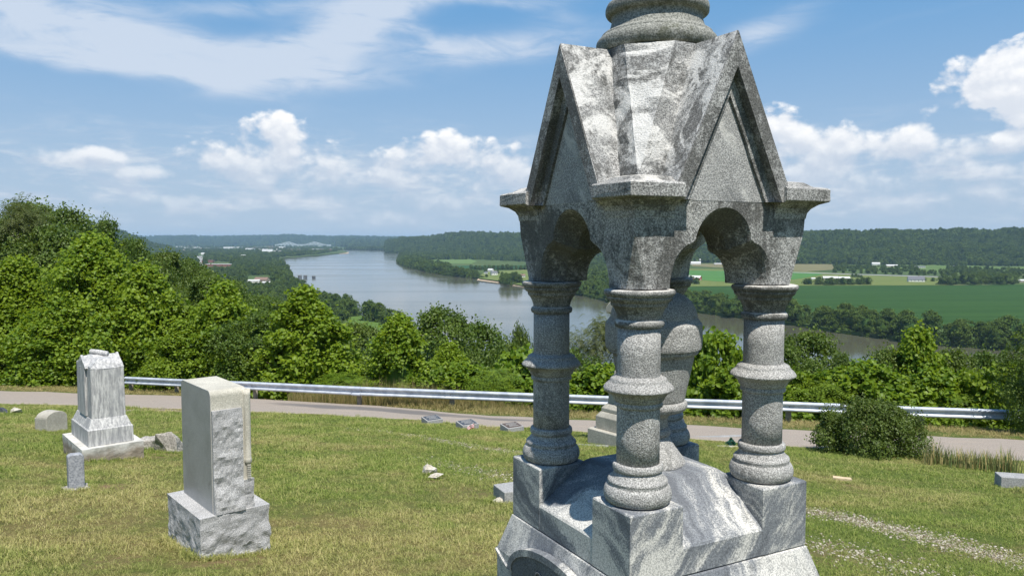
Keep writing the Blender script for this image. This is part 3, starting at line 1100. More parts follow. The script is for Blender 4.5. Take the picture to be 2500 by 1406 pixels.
def pebble_mat(nm, a, b):
    m, n = newmat(nm)
    rnd = n.add('ShaderNodeObjectInfo').outputs['Random']
    finish(n, n.mix(rnd, a, b), 0.9, spec=.2)
    return m


M_PEB = pebble_mat('gravel_stone', (0.15, 0.115, 0.07), (0.52, 0.48, 0.40))
peb = [raw_object('pebble', stone_mesh('pebble', 3 + i), M_PEB) for i in range(3)]
peb_coll = source_collection('pebble_sources', peb)
n = 60000
x, y = grass_points(RS, n, 4.6, 24, R(39))
gv = gravel_amount(x, y)
ok = RS.uniform(0, 1, n) < gv * 0.75
n2 = 90000
t_ = RS.uniform(0, 1, n2)
q = RS.randint(0, 2, n2)
P1 = np.where(q == 0, 1, 0)
L1x = np.interp(t_ * (len(RUT1) - 1), np.arange(len(RUT1)), RUT1[:, 0])
L1y = np.interp(t_ * (len(RUT1) - 1), np.arange(len(RUT1)), RUT1[:, 1])
L2x = np.interp(t_ * (len(RUT2) - 1), np.arange(len(RUT2)), RUT2[:, 0])
L2y = np.interp(t_ * (len(RUT2) - 1), np.arange(len(RUT2)), RUT2[:, 1])
xx = np.where(q == 0, L1x, L2x) + RS.normal(0, 0.3, n2)
yy = np.where(q == 0, L1y, L2y) + RS.normal(0, 0.3, n2)
ok2 = (RS.uniform(0, 1, n2) < gravel_amount(xx, yy) * np.where(q == 0, .50, .20)) & clear_of_stones(xx, yy)
x = np.concatenate([x[ok], xx[ok2]])
y = np.concatenate([y[ok], yy[ok2]])
m_ = len(x)
scatter('gravel', np.stack([x, y, ground_z(x, y) + .003], 1), 0.0035 + 0.0125 * RS.uniform(0, 1, m_) ** 2.2,
        RS.uniform(0, 6.28, (m_, 3)) * np.array([[.1, .1, 1]]), RS.randint(0, 3, m_), peb_coll, 'white limestone gravel left in two old wheel tracks')


# ------------------------------------------------------------------ guardrail
JX = [-15.9, -13.6, -9.8, -5.4, -2.06, 1.6, 5.1, 8.6, 12.3, 15.9, 19.4, 22.8]
gr = empty('guardrail', (JX[0], rail_y(JX[0]), gz(JX[0], rail_y(JX[0]))), 0, 'galvanised steel W-beam guardrail along the far side of the lane', 'guardrail')
WP = [(0.0, .156), (.025, .148), (.078, .118), (.083, .098), (.078, .078), (.008, .028), (.004, 0.0), (.008, -.028), (.078, -.078), (.083, -.098), (.078, -.118), (.025, -.148), (0.0, -.156)]
JP = []
for x in JX:
    yy_ = float(rail_y(x)) - 0.05
    JP.append(Vector((x, yy_, plane_z(x, yy_) + 0.50 + random.uniform(-.02, .02))))
JP[3].z += 0.02


def rail_profile(bm, A, B, swell=1.0, off=0.0):
    d = (B - A)
    nrm = Vector((d.y, -d.x, 0)).normalized()          # towards the lane
    rings = []
    for P in (A, B):
        front = [P + nrm * (a * swell + off) + Vector((0, 0, b * swell)) for a, b in WP]
        back = [P + nrm * (a * swell + off - 0.004) + Vector((0, 0, b * swell)) for a, b in reversed(WP)]
        rings.append(front + back)
    add_loft(bm, rings)


O = gr.location
bm = bmesh.new()
bmesh.ops.create_icosphere(bm, subdivisions=1, radius=0.016)
BOLT = mesh_bm('bolt', bm)
BOLT.materials.append(M_RUST)
for A, B in zip(JP[:-1], JP[1:]):
    bm = bmesh.new()
    ext = (B - A).normalized() * 0.12
    rail_profile(bm, A - ext - O, B + ext * 0.2 - O)
    link('rail_panel', mesh_bm('rail_panel', bm), M_STEEL, gr)
for k, (x, P) in enumerate(zip(JX, JP)):
    d = ((JP[k + 1] - P) if k + 1 < len(JP) else (P - JP[k - 1])).normalized()
    bm = bmesh.new()
    crum = 1.06 if k == 3 else 1.0
    rail_profile(bm, P - d * 0.16 - O, P + d * 0.16 - O, crum, 0.006 + (0.02 if k == 3 else 0))
    if k:
        link('splice_plate', mesh_bm('splice_plate', bm), M_STEEL, gr)
    else:
        bm.free()
    g0 = gz(P.x, P.y + .16)
    bm = bmesh.new()
    top = 0.66 if k == 6 else 0.46
    add_lathe(bm, [(.085, -0.3), (.088, top - .02), (.06, top + .012), (0.001, top + .02)], 14)
    jag(bm, 0.006, 6, k)
    link('rail_post', mesh_bm('rail_post', bm, True), M_POST, gr, Vector((P.x - d.y * .15, P.y + .16, g0)) - O)
    for s_, zz in ((-.11, .13), (.11, .13), (-.11, -.13), (.11, -.13), (0, 0)):
        c = P + d * s_ + Vector((d.y, -d.x, 0)) * (0.04 if zz else .015) + Vector((0, 0, zz)) - O
        link('bolt', BOLT, None, gr, c)

p = on_lawn(83, 944)
bm = bmesh.new()
add_lathe(bm, [(.10, -.3), (.105, .62), (.09, .66), (.001, .665)], 16)
jag(bm, 0.01, 5, 2)
bp = link('wooden_post', mesh_bm('wooden_post', bm), M_RUST, None, (p.x, p.y, gz(p.x, p.y)))
tag(bp, 'short brown wooden post in the verge before the sycamores, away from the guardrail', 'post')

# ------------------------------------------------------------------ the canopy monument
MX, MY, MPHI = 0.6395, 3.5, 0.4876
MG = gz(MX, MY)
mon = empty('canopy_monument', (MX, MY, MG), MPHI, 'tall grey granite monument with four columns under a gabled canopy', 'monument')
FOOT += []


def mpart(name, bm, mat, parent=None, smooth=False, bev=None, loc=(0, 0, 0), rz=0.0):
    o = link(name, mesh_bm(name, bm, smooth), mat, parent or mon)
    if parent is None:
        o.location = (loc[0], loc[1], loc[2] - MG)
    else:
        o.location = loc
    o.rotation_euler = (0, 0, rz)
    if bev:
        bevel(o, bev)
    return o


# foot slab, die and sloping base
bm = bmesh.new()
add_loft(bm, [sq(.68, .68, MG - .25), sq(.68, .68, -1.98)])
mpart('foot_slab', bm, M_GREY, bev=.01)
bm = bmesh.new()
add_loft(bm, [sq(.528, .528, -1.979), sq(.528, .528, -1.50), sq(.474, .474, -1.327)])
die = mpart('die', bm, M_VEIN2, bev=.004)
# arched hood and carved panel on each face of the die


def hood_curve(off, n=16):
    pts = []
    for i in range(n + 1):                       # left lobe, main arch, right lobe
        a = math.pi * i / n
        pts.append(((0.40 - off) * -math.cos(a), -1.555 + (0.185 - off) * math.sin(a)))
    left = [(-0.525 + 0.0, -1.50 - off * 0.3), (-0.47, -1.525 - off * .5)]
    return left + pts + [(-q[0], q[1]) for q in left[::-1]]


for k in range(4):
    hood = bmesh.new()
    oc, icv = hood_curve(0.0), hood_curve(0.032)
    for i in range(len(oc) - 1):
        quads = []
        for dd in (0.539, 0.50):
            quads.append([(oc[i][0], dd, oc[i][1]), (oc[i + 1][0], dd, oc[i + 1][1]), (icv[i + 1][0], dd, icv[i + 1][1]), (icv[i][0], dd, icv[i][1])])
        a = [hood.verts.new((x_, -d_, z_)) for x_, d_, z_ in quads[0]]
        b = [hood.verts.new((x_, -d_, z_)) for x_, d_, z_ in quads[1]]
        hood.faces.new(a)
        for j in range(4):
            hood.faces.new((a[j], a[(j + 1) % 4], b[(j + 1) % 4], b[j]))
    bmesh.ops.remove_doubles(hood, verts=hood.verts, dist=1e-5)
    h_ = mpart('arched_hood', hood, M_VEIN2, rz=k * math.pi / 2)
    pan = bmesh.new()
    i2 = [q for q in hood_curve(0.032) if abs(q[0]) < .40]
    poly = [(x_, -0.532, z_) for x_, z_ in i2] + [(.36, -.532, -1.9), (-.36, -.532, -1.9)]
    fr = [pan.verts.new(p_) for p_ in poly]
    bk = [pan.verts.new((p_[0], -0.51, p_[2])) for p_ in poly]
    pan.faces.new(fr)
    for j in range(len(fr)):
        pan.faces.new((fr[j], fr[(j + 1) % len(fr)], bk[(j + 1) % len(fr)], bk[j]))
    pn = mpart('arched_panel', pan, M_PANEL, rz=k * math.pi / 2)

    def sweep(bm_, pts, r0, r1, seg=8):
        rings = []
        for q in range(len(pts)):
            t_ = (Vector(pts[min(q + 1, len(pts) - 1)]) - Vector(pts[max(q - 1, 0)])).normalized()
            n1 = Vector((0, 1, 0))
            n2 = t_.cross(n1).normalized()
            r_ = r0 + (r1 - r0) * q / (len(pts) - 1)
            rings.append([Vector(pts[q]) + (n1 * math.sin(6.283 * s_ / seg) * 0.6 + n2 * math.cos(6.283 * s_ / seg)) * r_ for s_ in range(seg)])
        add_loft(bm_, rings)
    rel = bmesh.new()
    for sx in (-1, 1):                           # carved scroll leaves springing from the middle
        for (x0_, z0_, rad, turns, rr_) in ((.05, -1.62, .10, 1.15, .013), (.15, -1.66, .075, 1.3, .011), (.25, -1.64, .055, 1.3, .009), (.08, -1.50, .05, 1.2, .008)):
            pts = []
            for q in range(18):
                a = -0.9 + turns * math.pi * q / 17
                rd = rad * (1 - 0.55 * q / 17)
                pts.append((sx * (x0_ + rd * math.cos(a) * .9 + .02), -0.534, z0_ + rd * math.sin(a)))
            sweep(rel, pts, rr_, rr_ * 0.35)
    mpart('carved_scroll', rel, M_PANEL, rz=k * math.pi / 2, smooth=True)

bm = bmesh.new()
add_loft(bm, [sq(.468, .468, -1.3225), sq(.468, .468, -1.215), sq(.462, .462, -1.205), sq(.205, .205, -1.020), sq(.10, .10, -1.007)])
mpart('sloping_base', bm, M_VEIN, bev=.003)
for sx, sy in ((-1, -1), (1, -1), (-1, 1), (1, 1)):
    bm = bmesh.new()
    cx_, cy_ = sx * .3415, sy * .3415
    add_loft(bm, [sq(.128, .128, -1.3222, cx_, cy_), sq(.128, .128, -1.046, cx_, cy_), sq(.124, .124, -1.0395, cx_, cy_)])
    mpart('column_plinth', bm, M_VEIN, bev=.002)

# columns
CAP = [(.085, -.343), (.094, -.341, 1), (.098, -.329), (.094, -.317), (.086, -.313, 1), (.089, -.295), (.101, -.268), (.111, -.258, 1), (.113, -.247), (.114, -.243, 1),
       (.122, -.240, 1), (.129, -.228), (.127, -.222, 1), (.133, -.220, 1), (.139, -.208), (.136, -.197), (.125, -.1945, 1), (.001, -.1945, 1)]
SHAFT_U = [(.085, -.535), (.0845, -.45), (.0845, -.3425)]
COLLAR = [(.085, -.660, 1), (.094, -.655), (.095, -.645), (.092, -.637, 1), (.100, -.628), (.108, -.612), (.124, -.597), (.136, -.590), (.138, -.583), (.132, -.573), (.119, -.561, 1), (.114, -.556), (.109, -.545), (.100, -.540, 1), (.090, -.534, 1), (.085, -.534, 1)]
SHAFT_L = [(.0855, -.905), (.085, -.78), (.085, -.6595)]
BASE = [(.001, -1.0375, 1), (.114, -1.0375, 1), (.127, -1.031), (.1345, -1.012), (.1335, -.992), (.126, -.974), (.118, -.967, 1), (.1175, -.960), (.119, -.951), (.114, -.943, 1), (.105, -.936), (.0965, -.924), (.0915, -.914, 1), (.099, -.908), (.1005, -.897), (.097, -.885), (.0862, -.881, 1)]
for sx, sy in ((-1, -1), (1, -1), (-1, 1), (1, 1)):
    bm = bmesh.new()
    add_lathe(bm, SHAFT_L + [(.084, -.6)] + [(.084, -.55)] + SHAFT_U, 56)
    col = mpart('column', bm, M_COLUMN, loc=(sx * .3356, sy * .3356, 0), smooth=True, rz=random.uniform(0, 6))
    for nm, prof, mt in (('capital', CAP, M_CAPITAL), ('collar', COLLAR, M_COLUMN), ('column_base', BASE, M_COLUMN)):
        bm = bmesh.new()
        add_lathe(bm, smooth_prof(prof, 4), 64)
        jag(bm, 0.0014, 22, sx + 2 * sy + len(prof))
        c_ = mpart(nm, bm, mt, parent=col, smooth=True)

# urn standing under the canopy
URN = [(.001, -1.012, 1), (.150, -1.012, 1), (.148, -1.000), (.128, -.972), (.104, -.940), (.082, -.905), (.070, -.885, 1), (.079, -.882), (.082, -.868), (.078, -.856), (.069, -.850, 1),
       (.068, -.82), (.074, -.795), (.10, -.782), (.122, -.772, 1), (.14, -.768), (.155, -.750), (.152, -.728), (.138, -.722, 1), (.143, -.716), (.150, -.68), (.163, -.62), (.175, -.56), (.184, -.515, 1),
       (.196, -.510, 1), (.203, -.50), (.201, -.490, 1), (.213, -.488, 1), (.216, -.478, 1), (.216, -.385), (.208, -.368), (.194, -.350, 1), (.190, -.325), (.172, -.285), (.14, -.255), (.09, -.235), (.03, -.228), (.001, -.227)]
bm = bmesh.new()
add_lathe(bm, smooth_prof(URN, 3), 72)
jag(bm, 0.0012, 20, 9)
urn = mpart('urn', bm, M_COLUMN, smooth=True)
urn['label'] = 'stout lidded stone urn in the middle of the canopy'

# arcade under the canopy
NA = 40


def trefoil(rh, ch, cx, cz, sx_, zb_, n=NA):
    pts = []
    m1 = n // 4
    for i in range(m1):                          # left lower lobe
        a = i / m1 * math.pi / 2
        pts.append((-(cx + .004) - (sx_ - cx - .004) * math.cos(a), zb_ + (cz - .012 - zb_) * math.sin(a) ** 0.9))
    a0 = math.asin(max(-1, min(1, (cz - ch) / rh)))
    for i in range(n - 2 * m1 + 1):
        a = math.pi - a0 - (math.pi - 2 * a0) * i / (n - 2 * m1)
        pts.append((rh * math.cos(a), ch + rh * math.sin(a)))
    for i in range(m1):
        a = math.pi / 2 - (i + 1) / m1 * math.pi / 2
        pts.append(((cx + .004) + (sx_ - cx - .004) * math.cos(a), zb_ + (cz - .012 - zb_) * math.sin(a) ** 0.9))
    return pts


ZB = -.1905
TO = trefoil(.148, -.022, .147, -.002, .268, ZB)
TI = trefoil(.112, -.055, .110, -.045, .214, ZB)


def wall_d(z):                                   # wall leans out going up
    return .432 + (.449 - .432) * (z - ZB) / (.14 - ZB)


arc = bmesh.new()
CH = 0.052                                       # chamfer of the pier foot
for k in range(4):
    Mk = Matrix.Rotation(k * math.pi / 2, 4, 'Z')

    def V3(s_, d_, z_):
        return Mk @ Vector((s_, -d_, z_))
    outer = [(-wall_d(.15), .15), (-wall_d(.02), .02), (-(.432 - CH), ZB)]
    right = [((.432 - CH), ZB), (wall_d(.02), .02), (wall_d(.15), .15)]
    ring = outer + TO + right
    flat_pts = [Vector((a, b, 0)) for a, b in ring]
    tris = tessellate_polygon([flat_pts])
    vs = [arc.verts.new(V3(a, wall_d(b), b)) for a, b in ring]
    for t_ in tris:
        arc.faces.new([vs[i] for i in t_])
    # splayed soffit, then the straight reveal, then the inner wall
    f1_ = [arc.verts.new(V3(a, wall_d(b) + 0.0, b)) for a, b in TO]
    e1_ = [arc.verts.new(V3(a * .955, wall_d(b) - .012, b - .008 if b > ZB + .01 else b)) for a, b in TO]
    f2_ = [arc.verts.new(V3(a, .335, b)) for a, b in TI]
    f3_ = [arc.verts.new(V3(a, .222, b)) for a, b in TI]
    for A_, B_ in ((f1_, e1_), (e1_, f2_), (f2_, f3_)):
        for i in range(len(A_) - 1):
            arc.faces.new((A_[i], A_[i + 1], B_[i + 1], B_[i]))
    iring = [(-.222, .13), (-.222, ZB)] + TI + [(.222, ZB), (.222, .13)]
    tris = tessellate_polygon([[Vector((a, b, 0)) for a, b in iring]])
    vi = [arc.verts.new(V3(a, .222, b)) for a, b in iring]
    for t_ in tris:
        arc.faces.new([vi[i] for i in t_])
    # pier foot seen from below and its chamfer (a broach)
    q = .432
    foot = [(-(q - CH), q), (-.268, q), (-.256, q - .012), (-.214, .335), (-.214, .222), (-.222, .214)]
    foot2 = [(-.335, .214), (-(q - .012), .256), (-q, .268), (-q, q - CH)]
    arc.faces.new([arc.verts.new(V3(a, d_, ZB)) for a, d_ in foot + foot2])
    a_ = arc.verts.new(V3(-(q - CH), q, ZB))
    b_ = arc.verts.new(V3(-q, q - CH, ZB))
    c_ = arc.verts.new(V3(-.436, wall_d(.02), .02))
    c_.co = V3(-wall_d(.02), wall_d(.02), .02)
    arc.faces.new((a_, b_, c_))
ce = [arc.verts.new((a, b, .13)) for a, b in ((-.222, -.222), (.222, -.222), (.222, .222), (-.222, .222))]
arc.faces.new(ce)
bmesh.ops.remove_doubles(arc, verts=arc.verts, dist=0.0006)
bmesh.ops.recalc_face_normals(arc, faces=arc.faces)
arcade = mpart('arcade', arc, M_CANOPY)

# gables: raking band, stepped recess, tympanum, roof running back to the core
SL = 2.06
for k in range(4):
    g = bmesh.new()

    def V3(s_, d_, z_):
        return Vector((s_, -d_, z_))

    def tri(apex, zlo, d_):
        s_ = (apex - zlo) / SL
        return [(-s_, d_, zlo), (0, d_, apex), (s_, d_, zlo)]

    def strip(A_, B_):
        a = [g.verts.new(V3(*p_)) for p_ in A_]
        b = [g.verts.new(V3(*p_)) for p_ in B_]
        for i in range(2):
            g.faces.new((a[i], a[i + 1], b[i + 1], b[i]))
    G0 = tri(.802, .150, .502)
    G1 = tri(.668, .150, .502)
    G2 = tri(.668, .150, .462)
    G3 = tri(.565, .150, .462)
    G4 = tri(.560, .150, .4475)
    strip(G0, G1)
    strip(G1, G2)
    strip(G2, G3)
    strip(G3, G4)
    # roof planes, with the feet of the band closed below
    bk = tri(.802, .150, .02)
    strip(tri(.802, .150, .502), bk)
    for s_ in (-1, 1):
        so, si = (.802 - .15) / SL * s_, (.565 - .15) / SL * s_
        g.faces.new([g.verts.new(V3(*p_)) for p_ in ((so, .502, .150), (si, .502, .150), (si, .445, .150), (so, .445, .150))])
    bmesh.ops.remove_doubles(g, verts=g.verts, dist=1e-5)
    bmesh.ops.subdivide_edges(g, edges=g.edges[:], cuts=6, use_grid_fill=True)
    for v in g.verts:
        if v.co.y > -.499 and v.co.z > .18:
            v.co += Vector((1, 0, .5)) * 0.0035 * mnoise.noise(v.co * 14 + Vector((k * 5, 0, 0)))
    gb = mpart('gable', g, M_GABLE, rz=k * math.pi / 2)
    gb.location.z -= 0.0015 * (k % 2)
    ty = bmesh.new()
    add_loft(ty, [[V3(a_, .4505, c_) for a_, b_, c_ in G4], [V3(a_, .40, c_) for a_, b_, c_ in G4]])
    mpart('tympanum', ty, M_TYMP, rz=k * math.pi / 2)
    # roof skin of this gable in the paler washed stone
    rf = bmesh.new()
    sl_ = []
    for s_ in (-1, 1):
        a = [rf.verts.new(p_) for p_ in (V3(0, .497, .806), V3(s_ * (.806 - .215) / SL, .497, .215), V3(s_ * (.806 - .215) / SL, .03, .215), V3(0, .03, .806))]
        rf.faces.new(a)
    bmesh.ops.remove_doubles(rf, verts=rf.verts, dist=1e-5)
    bmesh.ops.subdivide_edges(rf, edges=rf.edges[:], cuts=14, use_grid_fill=True)
    for v in rf.verts:
        if v.co.y > -.485:
            sgn = 1 if v.co.x > 0 else -1
            v.co += Vector((sgn, 0, .45)) * (0.004 * mnoise.noise(v.co * 9 + Vector((k * 5, 1, 0))) + 0.002 * mnoise.noise(v.co * 30))
    mpart('gable_roof', rf, M_ROOF, rz=k * math.pi / 2)

# eave block on each corner
for k in range(4):
    b = bmesh.new()
    lo_in = .262

    def ring(h, z, inn=lo_in, c=0.0):
        return [(-h + c, -h, z), (-inn, -h, z), (-inn, -inn, z), (-h, -inn, z), (-h, -h + c, z)]
    rings = [ring(.449, .085, .262, .0005), ring(.452, .108, .262, .0005), ring(.463, .128, .262, .0005), ring(.485, .146, .262, .0005), ring(.512, .155, .262, .001),
             ring(.5165, .159, .262, .001), ring(.5165, .206, .262, .001), ring(.508, .213, .262, .003), ring(.478, .219, .262, .02), ring(.455, .236, .262, .03), ring(.43, .241, .28, .03)]
    add_loft(b, rings)
    bmesh.ops.subdivide_edges(b, edges=b.edges[:], cuts=2, use_grid_fill=True)
    jag(b, 0.002, 16, k)
    o = mpart('eave_block', b, M_CANOPY, rz=k * math.pi / 2)
    bevel(o, .003)

# broached core between the gables
core = bmesh.new()
ap = .252
oc_ = ap * math.tan(math.pi / 8)
pts = [(sx * oc_, sy * ap, .808) for sx in (-1, 1) for sy in (-1, 1)] + [(sx * ap, sy * oc_, .808) for sx in (-1, 1) for sy in (-1, 1)]
pts += [(sx * .395, sy * .395, .225) for sx in (-1, 1) for sy in (-1, 1)]
vs = [core.verts.new(p_) for p_ in pts]
r_ = bmesh.ops.convex_hull(core, input=vs)
bmesh.ops.subdivide_edges(core, edges=core.edges[:], cuts=18, use_grid_fill=True)
core.normal_update()
for v in core.verts:
    if v.co.z < .80:
        p_ = v.co
        v.co += v.normal * (0.012 * mnoise.noise(p_ * 7) + 0.006 * mnoise.noise(p_ * 22) - .004)
mpart('roof_core', core, M_ROOF)

# base of the shaft above, cut short to keep its shadow off the lawn
FIN = [(.001, .8085, 1), (.236, .8085, 1), (.255, .816), (.266, .842), (.262, .868), (.243, .888, 1), (.240, .896), (.227, .905, 1), (.213, .912), (.203, .935), (.198, .955), (.200, .968), (.206, .974, 1),
       (.213, .976, 1), (.224, .987), (.226, 1.008), (.219, 1.026), (.205, 1.034, 1), (.198, 1.042), (.188, 1.06), (.186, 1.085, 1), (.001, 1.085, 1)]
bm = bmesh.new()
add_lathe(bm, smooth_prof(FIN, 4), 96)
jag(bm, 0.0016, 16, 3)
mpart('shaft', bm, M_FINIAL, smooth=True)


# ------------------------------------------------------------------ rock-faced granite block on the left
def rock_box(h0, h1, z0, z1, cuts=26, amp=0.02, seed=0.0, taper=0.0, faces='xyXY', top_smooth=True):
    """box whose side faces are broken rock: chipped hollows, margins left straight"""
    bm = bmesh.new()
    add_box(bm, -h0, h0, -h1, h1, z0, z1)
    bmesh.ops.subdivide_edges(bm, edges=bm.edges[:], cuts=cuts, use_grid_fill=True)
    bm.normal_update()
    for v in bm.verts:
        x, y, z = v.co
        e = 1e-4
        out = Vector((0, 0, 0))
        if abs(x - h0) < e and 'X' in faces: out += Vector((1, 0, 0))
        if abs(x + h0) < e and 'x' in faces: out += Vector((-1, 0, 0))
        if abs(y - h1) < e and 'Y' in faces: out += Vector((0, 1, 0))
        if abs(y + h1) < e and 'y' in faces: out += Vector((0, -1, 0))
        if out.length < .5:
            continue
        n_edge = 1.0
        dtop = (z1 - z)
        n_edge = min(1.0, dtop / 0.05)
        p = Vector((x, y, z)) * 6 + Vector((seed, seed * 2, 0))
        rid = 1 - abs(mnoise.noise(p * 0.9)) * 2.2
        n = 0.55 * rid + 0.5 * mnoise.noise(p * 2.1) + 0.22 * mnoise.noise(p * 5.0) + 0.1 * mnoise.noise(p * 11)
        lowk = 0.35 + 0.9 * min(1.0, max(0.0, dtop) / max(z1 - max(z0, 0.0), .01)) ** 1.6
        v.co += out.normalized() * amp * (n - 0.35) * n_edge * lowk
        if taper:
            v.co -= out.normalized() * taper * max(0.0, (dtop - 0.12)) * (0.7 + 0.6 * mnoise.noise(p * .5))
    return bm


BX, BY, BP = -2.356, 6.104, R(40.3)
BG = gz(BX, BY)
blk = empty('granite_headstone', (BX, BY, BG), BP, 'tall rock-faced grey granite headstone on a rough block base', 'gravestone')
zb0, zt0 = -0.12, -2.066 - BG
bm = rock_box(.268, .39, zb0, zt0, 34, .030, 1.0, 0.03)
o = link('base_block', mesh_bm('base_block', bm), M_GREY, blk)
# die: smooth left side, rock-faced front between a smooth band above and a roll on the right
dz0, dz1 = zt0 + 0.001, -1.132 - BG
dh = (dz1 - dz0)
hu, hv = .152, .335
bm = bmesh.new()
cv = 0.045
prof = []                                        # outline of the long side seen along u: rounded top
for a in range(7):
    t = a / 6 * math.pi / 2
    prof.append((hv - cv + cv * math.cos(t), dz1 - cv + cv * math.sin(t)))
loop = [(hv, dz0)] + prof
loop = loop + [(-q[0], q[1]) for q in loop[::-1]]
ringA = [(-hu, y_, z_) for y_, z_ in loop]
ringB = [(hu - .03, y_, z_) for y_, z_ in loop]
add_loft(bm, [ringA, ringB])
o = link('die', mesh_bm('die', bm), M_CREAM, blk)
bevel(o, .006, 3)
bm = bmesh.new()
pol = [(-hu - .0015, y_ * .995, z_ - .002) for y_, z_ in loop]
f_ = [bm.verts.new(p_) for p_ in pol]
b_ = [bm.verts.new((p_[0] + .004, p_[1], p_[2])) for p_ in pol]
bm.faces.new(f_)
for j in range(len(f_)):
    bm.faces.new((f_[j], f_[(j + 1) % len(f_)], b_[(j + 1) % len(f_)], b_[j]))
link('polished_face', mesh_bm('polished_face', bm), M_POLISH, blk)
# the rock-faced panel on the narrow front
bm = bmesh.new()
add_box(bm, -hu + .004, hu - .075, -.02, .02, dz0 + .002, dz1 - .15)
bmesh.ops.subdivide_edges(bm, edges=bm.edges[:], cuts=30, use_grid_fill=True)
for v in bm.verts:
    if v.co.y < -.019:
        p_ = Vector((v.co.x, 0.3, v.co.z)) * 7
        n = 0.5 * (1 - abs(mnoise.noise(p_ * .9)) * 2) + .5 * mnoise.noise(p_ * 2.2) + .25 * mnoise.noise(p_ * 5) + .12 * mnoise.noise(p_ * 12)
        e_ = min(1, (dz1 - .15 - v.co.z) / .05, (v.co.x + hu - .004 + .01) / .02)
        low = max(0, 1 - (v.co.z - dz0) / .22)
        v.co.y += -(.020 * (n + .15)) * max(e_, 0) - .03 * low * max(e_, 0)
link('rock_face', mesh_bm('rock_face', bm), M_GREY, blk, (0, -hv - .004, 0))
bm = bmesh.new()
add_box(bm, hu - .076, hu + .004, -.03, .02, dz0 + .002, dz0 + .22)
bmesh.ops.subdivide_edges(bm, edges=bm.edges[:], cuts=10, use_grid_fill=True)
jag(bm, .012, 14, 4)
link('rock_foot', mesh_bm('rock_foot', bm), M_GREY, blk, (0, -hv, 0))
bm = bmesh.new()
PR = [(.001, dz0 + .20, 1), (.026, dz0 + .20, 1), (.028, dz0 + .23), (.021, dz0 + .25), (.020, dz0 + .31), (.026, dz0 + .345), (.027, dz0 + .36), (.019, dz0 + .365, 1), (.0195, dz0 + .50), (.0195, dz0 + .58, 1), (.030, dz0 + .385 + .2), (.031, dz0 + .60), (.028, dz0 + .612, 1), (.026, dz0 + .62, 1), (.028, dz1 - .05), (.028, dz1 - .03, 1), (.001, dz1 - .03, 1)]
PR = [(.001, dz0 + .19, 1), (.024, dz0 + .19, 1), (.026, dz0 + .215), (.019, dz0 + .235), (.018, dz0 + .30), (.021, dz0 + .33), (.029, dz0 + .345, 1), (.031, dz0 + .36), (.029, dz0 + .375, 1), (.026, dz0 + .38, 1), (.027, dz1 - .06), (.027, dz1 - .04, 1), (.001, dz1 - .04, 1)]
add_lathe(bm, smooth_prof(PR, 3), 24)
link('corner_roll', mesh_bm('corner_roll', bm, True), M_CREAM, blk, (hu - .026, -hv + .004, 0))
bm = bmesh.new()
for i in range(7):
    add_box(bm, -.014, .014, -.006, .004, dz0 + .225 + i * .016, dz0 + .234 + i * .016, Matrix.Rotation(.3 * (-1) ** i, 4, 'Y') if False else None)
link('carved_bands', mesh_bm('carved_bands', bm), M_CREAM, blk, (hu - .026, -hv - .018, 0))
FOOT.append((-2.1, 5.85, .2))

# ------------------------------------------------------------------ white marble monument behind it
WX, WY, WPH = -6.024, 11.282, R(41.1)
WG = gz(WX, WY)
wm_ = empty('marble_monument', (WX, WY, WG), WPH, 'streaked white marble monument with a small scroll on its gabled cap', 'gravestone')


def zz(z):
    return z - WG


bm = rock_box(.40, .605, -.12, zz(-2.90), 16, .018, 5.0, 0.0)
link('foot_slab', mesh_bm('foot_slab', bm), M_SLAB, wm_)
bm = bmesh.new()
add_loft(bm, [sq(.297, .50, zz(-2.899)), sq(.296, .50, zz(-2.672)), sq(.28, .485, zz(-2.66)), sq(.232, .425, zz(-2.535)), sq(.232, .425, zz(-2.53))])
o = link('plinth', mesh_bm('plinth', bm), M_WHITE, wm_)
bevel(o, .006)
bm = bmesh.new()
add_loft(bm, [sq(.222, .415, zz(-2.531)), sq(.217, .41, zz(-1.83))])
o = link('die', mesh_bm('die', bm), M_WHITE, wm_)
bevel(o, .006)
# projecting middle bays with gables
for s_ in (-1, 1):
    bm = bmesh.new()
    a = [(-.0 + s_ * .215, -.19, zz(-2.52)), (s_ * .215, .19, zz(-2.52)), (s_ * .215, .19, zz(-1.80)), (s_ * .215, 0, zz(-1.66)), (s_ * .215, -.19, zz(-1.80))]
    b = [(x_ + s_ * .035, y_, z_) for x_, y_, z_ in a]
    add_loft(bm, [a, b])
    o = link('gabled_bay', mesh_bm('gabled_bay', bm), M_WHITE, wm_)
    bevel(o, .005)
# cap: cross gables over the die
bm = bmesh.new()
for (hx_, hy_, axis) in ((.235, .412, 0), (.235, .30, 1)):
    if axis == 0:
        A_ = [(-.219, -hy_, zz(-1.83)), (.219, -hy_, zz(-1.83)), (.216, -hy_, zz(-1.80)), (.09, -hy_ * .72, zz(-1.70)), (-.09, -hy_ * .72, zz(-1.70)), (-.216, -hy_, zz(-1.80))]
        B_ = [(x_, -y_, z_) for x_, y_, z_ in A_]
        add_loft(bm, [A_, B_])
    else:
        A_ = [(-.25, -.25, zz(-1.828)), (-.25, .25, zz(-1.828)), (-.25, .23, zz(-1.80)), (-.25, 0, zz(-1.675)), (-.25, -.23, zz(-1.80))]
        B_ = [(-x_, y_, z_) for x_, y_, z_ in A_]
        add_loft(bm, [A_, B_])
bmesh.ops.subdivide_edges(bm, edges=bm.edges[:], cuts=4, use_grid_fill=True)
jag(bm, .006, 9, 2)
o = link('gabled_cap', mesh_bm('gabled_cap', bm), M_WHITE, wm_)
bm = bmesh.new()
add_lathe(bm, [(.001, -.13), (.03, -.13), (.038, -.12), (.042, 0), (.038, .12), (.03, .13), (.001, .13)], 20)
